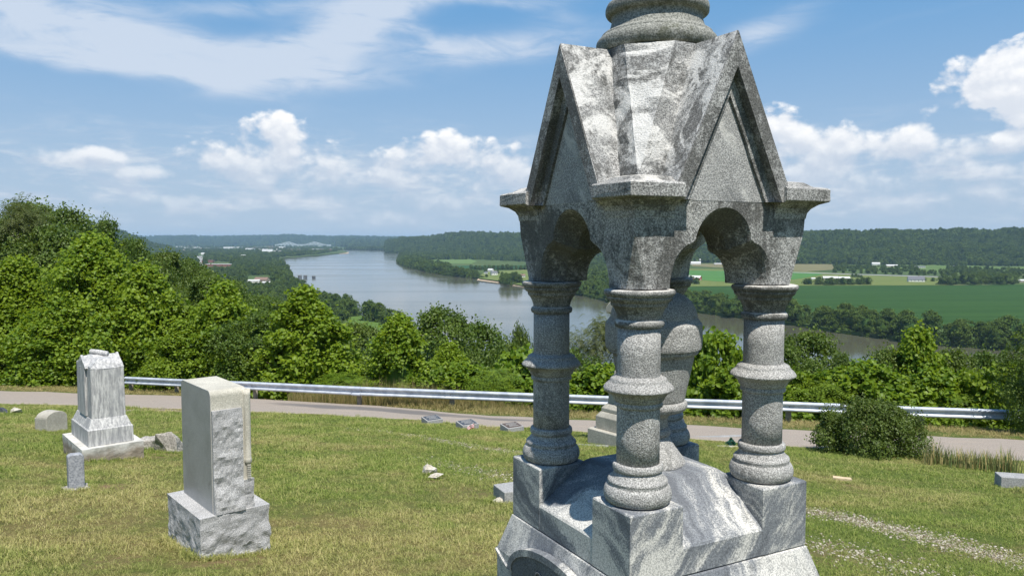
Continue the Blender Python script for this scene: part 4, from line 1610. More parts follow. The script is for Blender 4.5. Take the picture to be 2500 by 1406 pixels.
bmesh.ops.rotate(bm, verts=bm.verts, matrix=Matrix.Rotation(R(90), 3, 'X'))
bmesh.ops.rotate(bm, verts=bm.verts, matrix=Matrix.Rotation(R(8), 3, 'X'))
jag(bm, .004, 14, 5)
link('scroll', mesh_bm('scroll', bm, True), M_WHITE, wm_, (0.0, .02, zz(-1.652)), (0, 0, R(50)))


# ------------------------------------------------------------------ smaller stones
def stone(name, label, cat, px, py, rz, mat, build, group=None, extra=None, sink=0.03):
    p_ = on_lawn(px, py)
    g0 = gz(p_.x, p_.y)
    o = empty(name, (p_.x, p_.y, g0 - sink), rz, label, cat, group)
    build(o)
    FOOT.append((p_.x, p_.y, 0.16))
    return o


def b_tablet(o):
    bm = bmesh.new()
    add_box(bm, -.13, .13, -.12, .10, -.1, .05)
    bmesh.ops.subdivide_edges(bm, edges=bm.edges[:], cuts=4, use_grid_fill=True)
    jag(bm, .014, 9, 1)
    link('foot', mesh_bm('foot', bm), M_ROCK, o)
    bm = bmesh.new()
    L = [(-.075, .04), (.085, .04), (.085, .40), (.06, .425), (-.045, .43), (-.075, .41)]
    add_loft(bm, [[(a, -.055, b) for a, b in L], [(a, .055, b) for a, b in L]])
    t = link('tablet', mesh_bm('tablet', bm), M_GREYB, o)
    bevel(t, .012, 2)


M_GREYB = granite('blue_grey_marble', (0.20, 0.21, 0.235), (0.42, 0.43, 0.45), lichen=0.1, wamt=0.25, grain=60.0, seed=12.0, bstr=0.25)
stone('tablet_stone', 'small blue-grey upright tablet stone on a rough foot, leaning slightly', 'gravestone', 185, 1192, R(38), None, b_tablet)


def b_arch(o):
    bm = bmesh.new()
    L = [(-.22, -.05), (.22, -.05), (.22, .30)] + [(.22 * math.cos(math.pi * i / 12), .30 + .13 * math.sin(math.pi * i / 12)) for i in range(1, 12)] + [(-.22, .30)]
    add_loft(bm, [[(-.16, a, b) for a, b in L], [(.16, a, b) for a, b in L]])
    t = link('arched_block', mesh_bm('arched_block', bm), M_CONC, o)
    bevel(t, .01)
    bm = bmesh.new()
    add_box(bm, -.26, -.16, -.18, .18, -.05, .30)
    t = link('back_slab', mesh_bm('back_slab', bm), M_CONC, o)
    bevel(t, .015)


stone('arched_stone', 'pale round-topped stone block standing behind the white monument', 'gravestone', 127, 1047, R(-25), None, b_arch)


def rockobj(name, label, px, py, r, sz, mat, seed, cat='rock', rz=0.0, group=None, lift=0.0, flatk=.6):
    bm = bmesh.new()
    rr_ = random.Random(int(seed * 10))
    for q in range(13):                          # an angular hull, then worn a little
        a_, e_ = rr_.uniform(0, 6.283), rr_.uniform(-.9, 1.35)
        k_ = rr_.uniform(.85, 1.12)
        bm.verts.new((k_ * math.cos(a_) * math.cos(e_), k_ * math.sin(a_) * math.cos(e_), k_ * math.sin(e_)))
    hull = bmesh.ops.convex_hull(bm, input=bm.verts[:])
    bmesh.ops.delete(bm, geom=[v for v in bm.verts if not v.link_faces], context='VERTS')
    bmesh.ops.subdivide_edges(bm, edges=bm.edges[:], cuts=7, use_grid_fill=True)
    bm.normal_update()
    for v in bm.verts:
        v.co += v.normal * (.05 * mnoise.noise(v.co * 3 + Vector((seed, 0, 0))) + .03 * mnoise.noise(v.co * 9))
    bmesh.ops.scale(bm, vec=sz, verts=bm.verts)
    p_ = on_lawn(px, py)
    o = link(name, mesh_bm(name, bm), mat, None, (p_.x, p_.y, gz(p_.x, p_.y) + lift), (0, 0, rz))
    tag(o, label, cat, group)
    FOOT.append((p_.x, p_.y, max(sz[0], sz[1]) * .8))
    return o


rockobj('field_rock', 'larger angular grey rock between the two tall headstones', 405, 1100, 0, (.29, .21, .30), M_ROCK, 2.0, lift=.06)
rockobj('field_rock', 'lower brownish rock lying behind the larger angular rock', 362, 1092, 0, (.30, .2, .25), M_ROCK, 5.0, lift=.02, rz=.5)
rockobj('broken_stone', 'rounded white piece of a broken stone in the middle of the lawn', 1049, 1160, 0, (.12, .09, .10), M_LIME, 3.0, 'stone', lift=.02)
rockobj('broken_stone', 'flat squarish white piece of broken stone in front of the rounded piece', 1069, 1174, 0, (.13, .10, .06), M_LIME, 6.5, 'stone', lift=.02, rz=.6)
rockobj('broken_stone', 'low white broken stone at the foot of the grey block near the monument', 1222, 1227, 0, (.10, .08, .04), M_LIME, 8.5, 'stone', lift=.01, rz=.2)
rockobj('pale_stone', 'small white stone by the lane at the edge of the lawn', 41, 1008, 0, (.16, .12, .13), M_LIME, 9.5, 'stone', lift=.04)
rockobj('dark_rock', 'small dark stone by the lane beside the small white stone', 4, 1007, 0, (.18, .12, .11), M_DARKST, 10.5, 'stone', lift=.03)


def box_stone(name, label, cat, px, py, rz, hx, hy, h, mat, group=None, tilt=0.0, bev_=.008, jagk=.0, part='block'):
    p_ = on_lawn(px, py)
    o = empty(name, (p_.x, p_.y, gz(p_.x, p_.y)), rz, label, cat, group)
    bm = bmesh.new()
    A_ = [(-hx, -hy, -.08), (hx, -hy, -.08), (hx, hy, -.08), (-hx, hy, -.08)]
    B_ = [(-hx, -hy, h - tilt), (hx, -hy, h - tilt), (hx, hy, h + tilt), (-hx, hy, h + tilt)]
    add_loft(bm, [A_, B_])
    if jagk:
        bmesh.ops.subdivide_edges(bm, edges=bm.edges[:], cuts=5, use_grid_fill=True)
        jag(bm, jagk, 10, px)
    t = link(part, mesh_bm(part, bm), mat, o)
    if not jagk:
        bevel(t, bev_)
    FOOT.append((p_.x, p_.y, max(hx, hy) * .9))
    return o


GM = 'flat-topped markers in a row by the lane'
for (px_, py_, lab, mt) in ((1055, 1034, 'flat-topped grey marker with dark plate, farthest from the monument in its row', M_DARKST),
                            (1141, 1046, 'flat-topped grey marker with a small striped flag before it', M_DARKST),
                            (1250, 1053, 'flat-topped grey marker with brown plate, next to the monument column', None)):
    o = box_stone('slant_marker', lab, 'grave marker', px_, py_, R(34), .22, .17, .15, M_MARK, None, .025)
    bm = bmesh.new()
    A_ = [(-.19, -.14, .0), (.19, -.14, .0), (.19, .14, .0), (-.19, .14, .0)]
    tl = .025 / .17
    bm2 = [[(x_, y_, .1515 + y_ * tl) for x_, y_, _ in A_], [(x_ * .98, y_ * .98, .158 + y_ * tl) for x_, y_, _ in A_]]
    add_loft(bm, bm2)
    if mt is None:
        mt = flat('bronze_plate', (0.12, 0.085, 0.065), 0.5, .2, 20.0, .4, .3)
    pl = link('plate', mesh_bm('plate', bm), mt, o)
    bm = bmesh.new()
    for j in range(4):
        wd_ = (.12, .15, .10, .13)[j]
        add_box(bm, -wd_, wd_, -.011, .011, .0, .003, Matrix.Translation((0, .085 - j * .055, .1585 + (.085 - j * .055) * tl)) @ Matrix.Rotation(math.atan(tl), 4, 'X'))
    link('raised_lines', mesh_bm('raised_lines', bm), M_MARK, pl)

# small striped flag on a stick
p_ = on_lawn(1150, 1052)
fl = empty('small_flag', (p_.x, p_.y, gz(p_.x, p_.y)), R(10), 'little red and white striped flag drooping before a marker', 'flag')
bm = bmesh.new()
add_lathe(bm, [(.003, -.05), (.003, .17), (.0035, .175), (.001, .178)], 8)
link('stick', mesh_bm('stick', bm), M_POST, fl, (.075, 0, 0))
m_, n_ = newmat('flag_cloth')
P_ = n_.add('ShaderNodeTexCoord').outputs['UV']
ux, uy, uz = n_.xyz(P_)
st_ = n_.m('GREATER_THAN', n_.m('FRACT', n_.m('MULTIPLY', uy, 3.0)), 0.5)
finish(n_, n_.mix(st_, (0.75, 0.74, 0.72), (0.42, 0.02, 0.05)), 0.8, spec=.2)
bm = bmesh.new()
uvl = bm.loops.layers.uv.new('UVMap')
nx_, ny_ = 12, 7
g_ = [[bm.verts.new((.075 - .17 * i / nx_, .012 * math.sin(i * .9 + j * .4), .165 - .10 * j / ny_ - .075 * (i / nx_) ** 1.4)) for i in range(nx_ + 1)] for j in range(ny_ + 1)]
for j in range(ny_):
    for i in range(nx_):
        f = bm.faces.new((g_[j][i], g_[j][i + 1], g_[j + 1][i + 1], g_[j + 1][i]))
        for lp, (a_, b_) in zip(f.loops, ((i, j), (i + 1, j), (i + 1, j + 1), (i, j + 1))):
            lp[uvl].uv = (a_ / nx_, b_ / ny_)
link('flag_cloth', mesh_bm('flag_cloth', bm, True), m_, fl)

box_stone('grey_block', 'plain grey stone block half hidden beside the canopy monument', 'gravestone', 1262, 1222, R(24), .22, .16, .16, M_MARK)
box_stone('sandstone_block', 'small buff sandstone piece lying in the grass right of the monument', 'stone', 2056, 1174, R(-22), .12, .05, .05, M_SAND, jagk=.01)
o = box_stone('flat_marker', 'plain pale grey marker at the right edge of the lawn', 'grave marker', 2478, 1188, R(-14), .22, .13, .17, M_MARK)
o = box_stone('lot_curb', 'long pale stone kerb edging a grave lot beside the lane', 'kerb', 1742, 1068, R(8), .95, .07, .03, M_MARK)
o = box_stone('ground_slab', 'thin brownish slab set flush in the grass near the lot kerb', 'grave marker', 1795, 1092, R(-6), .35, .10, .012, M_CONC)
o = box_stone('ground_slab', 'thin grey slab flush in the grass before the stepped monument', 'grave marker', 1432, 1088, R(-10), .42, .10, .012, M_MARK)

# longer grass the mower leaves round the stones
EX, EY = [], []
for (cx, cy_, rz_, hx_, hy_, n_) in ((BX, BY, BP, .285, .41, 260), (WX, WY, WPH, .42, .62, 260), (-4.84, 8.45, R(38), .15, .13, 60), (-8.9, 14.9, R(-25), .27, .24, 80), (-5.3, 11.7, 0, .25, .2, 70),
                                      (-2.0, 19.2, R(34), .24, .19, 50), (-1.05, 18.1, R(34), .24, .19, 50), (0.0, 17.6, R(34), .24, .19, 50), (6.9, 10.6, R(-14), .24, .15, 60), (4.6, 10.7, R(-22), .14, .07, 40), (-1.0, 9.9, 0, .2, .16, 60), (0.05, 8.3, R(24), .24, .18, 60)):
    for _ in range(n_):
        t_ = random.uniform(-1, 1)
        if random.random() < hx_ / (hx_ + hy_):
            u_, v_ = t_ * hx_, random.choice((-1, 1)) * (hy_ + random.uniform(-.01, .05))
        else:
            u_, v_ = random.choice((-1, 1)) * (hx_ + random.uniform(-.01, .05)), t_ * hy_
        EX.append(cx + u_ * math.cos(rz_) - v_ * math.sin(rz_))
        EY.append(cy_ + u_ * math.sin(rz_) + v_ * math.cos(rz_))
EX, EY = np.array(EX), np.array(EY)
ne = len(EX)
scatter('stone_edge_grass', np.stack([EX, EY, ground_z(EX, EY) - .004], 1), RS.uniform(.55, 1.05, ne), np.stack([RS.uniform(-.2, .2, ne), RS.uniform(-.2, .2, ne), RS.uniform(0, 6.28, ne)], 1),
        RS.randint(0, 6, ne), grass_coll, 'longer grass left round the feet of the stones')

# stepped pale monument mostly hidden behind the front column
OX = on_lawn(1532, 1086)
OG = gz(OX.x, OX.y)
ob = empty('stepped_monument', (OX.x, OX.y, OG), R(38), 'tall pale stone monument on three steps behind the canopy monument', 'monument')
sc_o = OX.y / FPX                                # metres per photo pixel there


def oz(py):
    return at_depth(1532, py, OX.y).z - OG


hb = 70 * sc_o
bm = bmesh.new()
add_loft(bm, [sq(hb, hb, -.15), sq(hb, hb, oz(1048)), sq(hb * .98, hb * .98, oz(1046))])
bevel(link('lower_step', mesh_bm('lower_step', bm), M_CONC, ob), .01)
bm = bmesh.new()
add_loft(bm, [sq(hb * .80, hb * .80, oz(1046) + .001), sq(hb * .80, hb * .80, oz(1016)), sq(hb * .68, hb * .68, oz(1005))])
bevel(link('middle_step', mesh_bm('middle_step', bm), M_CONC, ob), .01)
bm = bmesh.new()
add_loft(bm, [sq(hb * .66, hb * .66, oz(1005) + .001), sq(hb * .66, hb * .66, oz(996)), sq(hb * .53, hb * .53, oz(985))])
bevel(link('upper_step', mesh_bm('upper_step', bm), M_CONC, ob), .01)
bm = bmesh.new()
add_loft(bm, [sq(hb * .50, hb * .50, oz(985) + .001), sq(hb * .48, hb * .48, oz(962)), sq(hb * .50, hb * .50, oz(960)), sq(hb * .60, hb * .60, oz(954)), sq(hb * .60, hb * .60, oz(951)), sq(hb * .46, hb * .46, oz(938)), sq(hb * .36, hb * .36, oz(915)), sq(hb * .34, hb * .34, oz(905))])
bevel(link('die', mesh_bm('die', bm), M_CONC, ob), .01)
bm = bmesh.new()
add_loft(bm, [sq(hb * .31, hb * .31, oz(905) + .001), sq(hb * .29, hb * .29, oz(770))])
bevel(link('shaft', mesh_bm('shaft', bm), M_CONC, ob), .01)
bm = bmesh.new()
hc = hb * .56
add_loft(bm, [sq(hc * .7, hc * .7, oz(770) + .001), sq(hc, hc, oz(762)), sq(hc, hc, oz(750))])
for k in range(2):
    A_ = [(-hc, -hc, oz(750)), (-hc, hc, oz(750)), (-hc, hc * .6, oz(737)), (-hc, 0, oz(722)), (-hc, -hc * .6, oz(737))]
    Mk = Matrix.Rotation(k * math.pi / 2, 4, 'Z')
    add_loft(bm, [[Mk @ Vector(p) for p in A_], [Mk @ Vector((-p[0], p[1], p[2])) for p in A_]])
link('gabled_top', mesh_bm('gabled_top', bm), M_CONC, ob)

# dark polished vase monument right of it
p_ = on_lawn(1656, 1114)
dv_ = empty('dark_vase_stone', (p_.x, p_.y, gz(p_.x, p_.y)), R(30), 'dark blue-grey vase-shaped stone with a ball top on a square base', 'gravestone')
k_ = p_.y / FPX
bm = bmesh.new()
add_loft(bm, [sq(21 * k_, 21 * k_, -.1), sq(21 * k_, 21 * k_, 18 * k_), sq(19 * k_, 19 * k_, 21 * k_)])
bevel(link('base', mesh_bm('base', bm), M_DARKST, dv_), .01)
bm = bmesh.new()
VP = [(.001, 21.2), (20, 21.2, 1), (26, 26), (28, 33), (25, 43), (18, 56), (14, 66), (16, 68, 1), (16, 71, 1), (9, 72, 1), (8, 76), (13, 82), (14, 89), (10, 97), (.001, 101)]
add_lathe(bm, smooth_prof([tuple([q[0] * k_, q[1] * k_] + list(q[2:])) for q in VP], 3), 32)
link('vase', mesh_bm('vase', bm, True), M_DARKST, dv_)


# ------------------------------------------------------------------ the valley: river, banks, fields
ZW, ZL = -90.0, -86.5


def flat_poly(name, pts, z, mat, label=None, skirt=0.0, kind='structure', cat=None):
    pts = [tuple(p[:2]) for p in pts]
    tris = tessellate_polygon([[Vector((x, y, 0)) for x, y in pts]])
    V = [(x, y, z) for x, y in pts]
    F = [tuple(t) for t in tris]
    n = len(pts)
    if skirt:
        V += [(x, y, z - skirt) for x, y in pts]
        F += [(i, (i + 1) % n, n + (i + 1) % n, n + i) for i in range(n)]
    me = mesh_py(name, V, F)
    o = link(name, me, mat)
    bm = bmesh.new()
    bm.from_mesh(me)
    bmesh.ops.recalc_face_normals(bm, faces=bm.faces)
    bm.to_mesh(me)
    bm.free()
    return tag(o, label, cat, None, kind)


def wpts(lst, z):
    return [tuple(on_z(a, b, z)[:2]) for a, b in lst]


def wiggle(pts, amp, step, seed):
    """resample a shore line and give it small bays"""
    out = []
    for (ax, ay), (bx, by) in zip(pts[:-1], pts[1:]):
        L = math.hypot(bx - ax, by - ay)
        k = max(1, int(L / step))
        for i in range(k):
            t = i / k
            x, y = ax + (bx - ax) * t, ay + (by - ay) * t
            nx_, ny_ = -(by - ay) / L, (bx - ax) / L
            d = amp * mnoise.noise(Vector((x * .013, y * .013, seed)))
            out.append((x + nx_ * d, y + ny_ * d))
    out.append(pts[-1])
    return out


flat_poly('river', [(-9000, 60), (9000, 60), (12000, 9000), (-12000, 9000)], ZW, M_WATER, 'wide calm river')
SH_R = wpts([(2900, 905), (2490, 856), (2300, 846), (2120, 821), (1930, 796), (1810, 779), (1700, 763), (1590, 750), (1480, 738), (1410, 720), (1320, 708), (1258, 698), (1216, 689), (1166, 681), (1090, 673), (1020, 659), (985, 650), (973, 643), (971, 632), (976, 624), (990, 617), (975, 612.5), (930, 610)], ZW)
SH_L = wpts([(833, 611), (850, 616), (841, 618.5), (796, 622.5), (740, 628), (683, 632), (690, 640), (703, 655), (713, 668), (716, 680), (740, 700), (800, 726), (850, 748), (884, 775), (896, 783), (950, 792), (1003, 806), (1100, 850), (1250, 915), (1420, 960), (1700, 990), (2900, 990)], ZW)
SH_Rw = wiggle(SH_R, 9, 25, 1.0)
SH_Lw = wiggle(SH_L, 8, 25, 5.0)
flat_poly('right_bank', SH_Rw + [(-900, 7400), (-2500, 30000), (26000, 30000), (26000, 500), (2000, 300)], ZL, M_LAND, 'flat farmland on the far bank', 4.5)
flat_poly('left_bank', SH_Lw + [(1500, 60), (-9000, 60), (-14000, 4000), (-26000, 30000), (-2600, 29990), (-1500, 7500)], ZL, M_LAND, 'wooded flood plain and town on the near bank', 4.5)


def field(lab, pts, c0, c1, z=ZL + .35, sx=.02, sy=.02, c2=None, name='field'):
    m = ground_far('field_' + lab.split()[0] + str(len(MATS)), c0, c1, sx, sy, c2)
    return flat_poly(name, wpts(pts, z), z, m, lab, .3)


field('dark green soybean field behind the riverside trees', [(1650, 701), (1800, 698.5), (1940, 697.5), (2300, 697), (2600, 693), (2760, 860), (2480, 830), (2300, 800), (2100, 775), (1900, 752), (1690, 735), (1560, 722)], (0.022, 0.058, 0.009), (0.034, 0.080, 0.014), ZL + .6, .004, .03)
field('yellow-green meadow round the long barns', [(1640, 699.5), (1640, 655), (1935, 661), (2100, 669.5), (2330, 677), (2310, 696), (1940, 696.6), (1800, 697.6)], (0.105, 0.145, 0.035), (0.155, 0.175, 0.05), ZL + .35, .02, .04)
field('bright green field beyond the red barn', [(1672, 660), (1935, 664), (2010, 667.5), (2000, 672), (1940, 682), (1820, 690), (1740, 686), (1660, 678)], (0.06, 0.155, 0.035), (0.075, 0.18, 0.04), ZL + .6)
field('tan stubble field at the foot of the wooded hill', [(1936, 644), (2030, 645), (2042, 658), (1960, 663), (1890, 658), (1790, 655), (1690, 650), (1690, 644.5), (1800, 643)], (0.14, 0.13, 0.06), (0.19, 0.17, 0.08), ZL + .65)
field('pale green pasture under the wooded hill', [(2105, 650), (2250, 646), (2350, 646), (2430, 652), (2600, 650), (2600, 664), (2440, 672), (2330, 668), (2200, 664), (2090, 660)], (0.07, 0.13, 0.03), (0.12, 0.165, 0.045), ZL + .5)
field('light green field among the trees of the point', [(1035, 635), (1150, 633), (1165, 638), (1150, 644), (1060, 643)], (0.10, 0.165, 0.05), (0.12, 0.18, 0.055), ZL + .5)
field('dark green crop strip behind the farmhouse', [(1100, 649), (1290, 648), (1300, 656), (1180, 658), (1100, 655)], (0.02, 0.07, 0.03), (0.03, 0.09, 0.03), ZL + .7)
field('grassy river bank by the farmhouse', [(1170, 679), (1180, 664), (1290, 658), (1310, 700), (1262, 694), (1222, 686)], (0.10, 0.155, 0.035), (0.17, 0.185, 0.06), ZL + .5)
field('mown green patch on the near shore', [(845, 779), (870, 768), (905, 778), (935, 790), (990, 812), (930, 822), (860, 805)], (0.085, 0.15, 0.03), (0.10, 0.165, 0.035), ZL + .5)
M_SANDF = ground_far('shore_sand', (0.36, 0.28, 0.19), (0.46, 0.37, 0.26), .1, .1)
for lst in ([(1164, 684), (1168, 679.5), (1200, 682), (1222, 687), (1214, 690.5), (1190, 687.5)], [(1250, 697), (1262, 692), (1290, 692), (1300, 702), (1275, 700)], [(836, 613), (852, 615.4), (850, 618.6), (828, 619.5)]):
    flat_poly('sand_shore', wpts(lst, ZW + 1.6), ZW + 1.6, M_SANDF, 'sandy river shore', 2.2)
M_TAR = flat('far_road', (0.30, 0.29, 0.28), .8, .1, .1)
flat_poly('far_road', wpts([(1936, 664.2), (2110, 669.6), (2330, 676), (2470, 681.5), (2560, 684), (2560, 686), (2470, 683.5), (2330, 677.6), (2110, 671), (1936, 665.4)], ZL + 1.0), ZL + 1.0, M_TAR, 'country road across the fields', .6)
flat_poly('far_street', wpts([(486, 625), (494, 625), (496, 656), (489, 656)], ZL + 1.0), ZL + 1.0, M_TAR, 'straight pale street in the riverside town', .6)

# ------------------------------------------------------------------ hills
HILL_PTS = []


def ridge(name, label, sky, base, dbase, dtop, zbase, seed, tree_h=13.0, na=170, nt=26, fold=12.0, density=None):
    """sky/base: photo rows of the tree line and of the foot, by column; dbase/dtop metres"""
    px0, px1 = sky[0][0], sky[-1][0]
    cols = np.linspace(px0, px1, na)
    sy_ = np.interp(cols, [a for a, b in sky], [b for a, b in sky])
    db = np.interp(cols, [a for a, b in dbase], [b for a, b in dbase])
    dt = np.interp(cols, [a for a, b in dtop], [b for a, b in dtop])
    ts = np.concatenate([np.linspace(0, 1, nt), [1.12, 1.3, 1.6]])
    V = np.zeros((len(ts), na, 3))
    for i in range(na):
        r = ray(cols[i], sy_[i])
        ztop = r.z * dt[i] / r.y - tree_h * .75
        for j, t in enumerate(ts):
            y = db[i] + (dt[i] - db[i]) * t
            x = r.x / r.y * y
            if t <= 1:
                s = t * t * (3 - 2 * t)
                s = 0.55 * s + 0.45 * math.sin(t * math.pi / 2)
            else:
                s = 1 - (t - 1) * 1.3
            n = mnoise.noise(Vector((x / 420, y / 420, seed))) + .5 * mnoise.noise(Vector((x / 170, y / 170, seed)))
            z = zbase + (ztop - zbase) * s + fold * n * math.sin(min(t, 1) * math.pi)
            V[j, i] = (x, y, z - (3 if j == 0 else 0))
    idx = np.arange(len(ts) * na).reshape(len(ts), na)
    F = np.stack([idx[:-1, :-1].ravel(), idx[:-1, 1:].ravel(), idx[1:, 1:].ravel(), idx[1:, :-1].ravel()], 1)
    me = mesh_np(name, V.reshape(-1, 3), F)
    me.shade_smooth()
    tag(link(name, me, M_HILLG), label, kind='structure')
    # tree places on it
    rs = np.random.RandomState(int(seed * 10) + 3)
    n = density
    fi = rs.uniform(0, na - 1.001, n)
    w_ = rs.uniform(0, 1, n)
    fj = w_ * (nt + .4)
    fj = np.clip(fj, 0, len(ts) - 1.001)
    i0, j0 = fi.astype(int), fj.astype(int)
    a, b = (fi - i0)[:, None], (fj - j0)[:, None]
    P = (V[j0, i0] * (1 - a) + V[j0, i0 + 1] * a) * (1 - b) + (V[j0 + 1, i0] * (1 - a) + V[j0 + 1, i0 + 1] * a) * b
    return P


PR_ = ridge('right_hill', 'long wooded ridge beyond the farmland',
            [(940, 588), (985, 581.5), (1050, 579), (1080, 573), (1120, 569), (1180, 569), (1250, 571), (1400, 574), (1600, 572), (1800, 570), (1960, 568), (2060, 567), (2110, 571), (2150, 566), (2260, 566), (2340, 562), (2420, 567), (2470, 562), (2560, 567), (2750, 560)],
            None, [(940, 5200), (1100, 4200), (1300, 3400), (1600, 2900), (1950, 2700), (2750, 2500)], [(940, 6400), (1100, 5600), (1300, 4700), (1600, 4000), (1950, 3700), (2750, 3400)], ZL, 1.0, 18, 260, 26, 30.0, 20000)
PF_ = ridge('far_hills', 'low blue hills on the horizon behind the bridge',
            [(200, 582), (340, 580), (460, 577), (520, 579), (600, 577.5), (660, 577), (700, 574), (740, 577), (800, 579), (870, 578.5), (960, 581), (1050, 580), (1200, 579), (1500, 577), (2000, 577), (2900, 577)],
            None, [(200, 9200), (600, 10500), (800, 10500), (850, 7700), (1000, 7600), (2900, 7800)], [(200, 12500), (600, 13500), (900, 12500), (2900, 12500)], ZL, 2.0, 13, 200, 16, 14.0, 15000)
PL_ = ridge('left_bluff', 'steep wooded bluff at the left edge of the valley',
            [(-400, 560), (0, 556), (200, 560), (262, 562), (300, 566), (322, 577), (340, 580), (370, 596), (420, 604)],
            None, [(-400, 2800), (420, 4400)], [(-400, 3400), (200, 4700), (420, 5200)], ZL, 3.0, 13, 120, 20, 12.0, 7000)


# ------------------------------------------------------------------ trees
def leaf_arrays(centers, normals, size, rs, shape='diamond', aspect=0.75, fold=0.25):
    """leaf polygons as triangles: returns V, F, per-vertex index of the leaf"""
    n = len(centers)
    N = normals / (np.linalg.norm(normals, axis=1, keepdims=True) + 1e-9)
    T = rs.normal(0, 1, (n, 3))
    T[:, 2] -= 0.5
    T -= (T * N).sum(1, keepdims=True) * N
    T /= np.linalg.norm(T, axis=1, keepdims=True) + 1e-9
    B = np.cross(N, T)
    s = (size * np.ones(n))[:, None]
    if shape == 'lobed':                       # five-pointed, a bit cupped
        L = [(-.5, 0, 0), (-.28, .42, fold), (.12, .52, fold), (.55, 0, -.1), (.12, -.52, fold), (-.28, -.42, fold)]
        fa = [(0, 3, 1), (1, 3, 2), (0, 5, 3), (5, 4, 3)]
    else:
        L = [(-.5, 0, 0), (0, .5 * aspect, fold * .6), (.5, 0, -.08), (0, -.5 * aspect, fold * .6)]
        fa = [(0, 2, 1), (0, 3, 2)]
    k = len(L)
    V = np.zeros((n, k, 3))
    for i, (a, b, c) in enumerate(L):
        V[:, i] = centers + s * (a * T + b * B + c * N)
    F = (np.arange(n) * k)[:, None, None] + np.array(fa)[None]
    return V.reshape(-1, 3), F.reshape(-1, 3), np.repeat(np.arange(n), k)


def envelope(kind, t):
    t = np.clip(t, 0.001, 0.999)
    if kind == 'cone':        # young sycamore: widest low, pointed top
        return np.sin(np.pi * t ** 0.62) ** 0.75 * (1 - 0.25 * t)
    if kind == 'dome':
        return np.sqrt(np.clip(1 - ((t - .42) / .60) ** 2, 0, 1))
    if kind == 'low':
        return np.sqrt(np.clip(1 - (t / 1.02) ** 2.2, 0, 1))
    if kind == 'conifer':
        return (1 - t) ** 0.8 + .05
    return np.sin(np.pi * t) ** .6


CORE_K = 0.42


def crown_mesh(name, seed, H, W, nclump, nleaf, leaf, kind='dome', shape='diamond', base=0.0, clump_r=0.16, core=True, up=0.5, droop=0.0, flat_=1.0, nrm_j=0.7):
    rs = np.random.RandomState(seed)
    t = rs.beta(1.25, 1.1, nclump)
    az = rs.uniform(0, 2 * np.pi, nclump)
    rad = np.sqrt(rs.uniform(0.25, 1.0, nclump))
    env = envelope(kind, t) * W / 2
    # uneven outline: three or four big limbs push out
    lob = 1 + 0.16 * np.sin(az * 3 + seed) + 0.12 * np.sin(az * 5 + t * 7 + seed * 2) + 0.08 * np.sin(t * 17 + seed)
    cr = clump_r * W * rs.uniform(0.6, 1.25, nclump) * (1 - .35 * t)
    rr = np.maximum(env * rad * lob - cr * .6, 0)
    C = np.stack([rr * np.cos(az), rr * np.sin(az), base + t * (H - base) - cr * .3], 1)
    C[:, 2] = np.clip(C[:, 2], base + .1 * cr, H - cr * .75)
    # a leader or two at the top
    if kind in ('cone', 'dome'):
        C[0] = (0, 0, H - cr[0] * .8)
        C[1] = (W * .08, W * .05, H * .93 - cr[1] * .6)
    ci = rs.randint(0, nclump, nleaf)
    d = rs.normal(0, 1, (nleaf, 3))
    out = C[ci].copy()
    out[:, 2] -= H * .4
    out /= np.linalg.norm(out, axis=1, keepdims=True) + 1e-6
    d = d / np.linalg.norm(d, axis=1, keepdims=True) + 0.55 * out + np.array([0, 0, .25])
    d /= np.linalg.norm(d, axis=1, keepdims=True)
    P = C[ci] + d * (cr[ci] * np.where(rs.uniform(0, 1, nleaf) < .10, rs.uniform(1.05, 1.65, nleaf), rs.uniform(0.55, 1.12, nleaf)))[:, None] * np.array([1, 1, flat_])
    P[:, 2] = np.maximum(P[:, 2], 0.02 * H)
    N = d * .75 + np.array([0, 0, up]) + rs.normal(0, nrm_j, (nleaf, 3))
    sz = leaf * rs.uniform(.65, 1.3, nleaf)
    V, F, li = leaf_arrays(P, N, sz, rs, shape)
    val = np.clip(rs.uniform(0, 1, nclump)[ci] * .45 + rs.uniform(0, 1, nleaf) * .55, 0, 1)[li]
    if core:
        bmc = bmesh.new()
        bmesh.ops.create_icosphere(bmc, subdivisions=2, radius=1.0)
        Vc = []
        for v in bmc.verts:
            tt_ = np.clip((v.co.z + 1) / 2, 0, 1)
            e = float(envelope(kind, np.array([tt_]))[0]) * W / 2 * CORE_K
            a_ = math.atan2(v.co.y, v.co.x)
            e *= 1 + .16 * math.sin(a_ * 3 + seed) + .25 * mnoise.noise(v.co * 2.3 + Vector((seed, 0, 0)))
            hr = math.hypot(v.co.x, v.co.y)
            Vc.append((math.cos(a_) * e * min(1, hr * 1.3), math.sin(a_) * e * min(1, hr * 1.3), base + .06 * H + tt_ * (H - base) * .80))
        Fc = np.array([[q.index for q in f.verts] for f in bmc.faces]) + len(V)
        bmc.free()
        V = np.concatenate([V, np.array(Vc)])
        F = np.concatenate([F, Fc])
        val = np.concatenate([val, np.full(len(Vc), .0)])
    me = mesh_np(name, V, F)
    a = me.attributes.new('v', 'FLOAT', 'POINT')
    a.data.foreach_set('value', val.astype(np.float32))
    return me


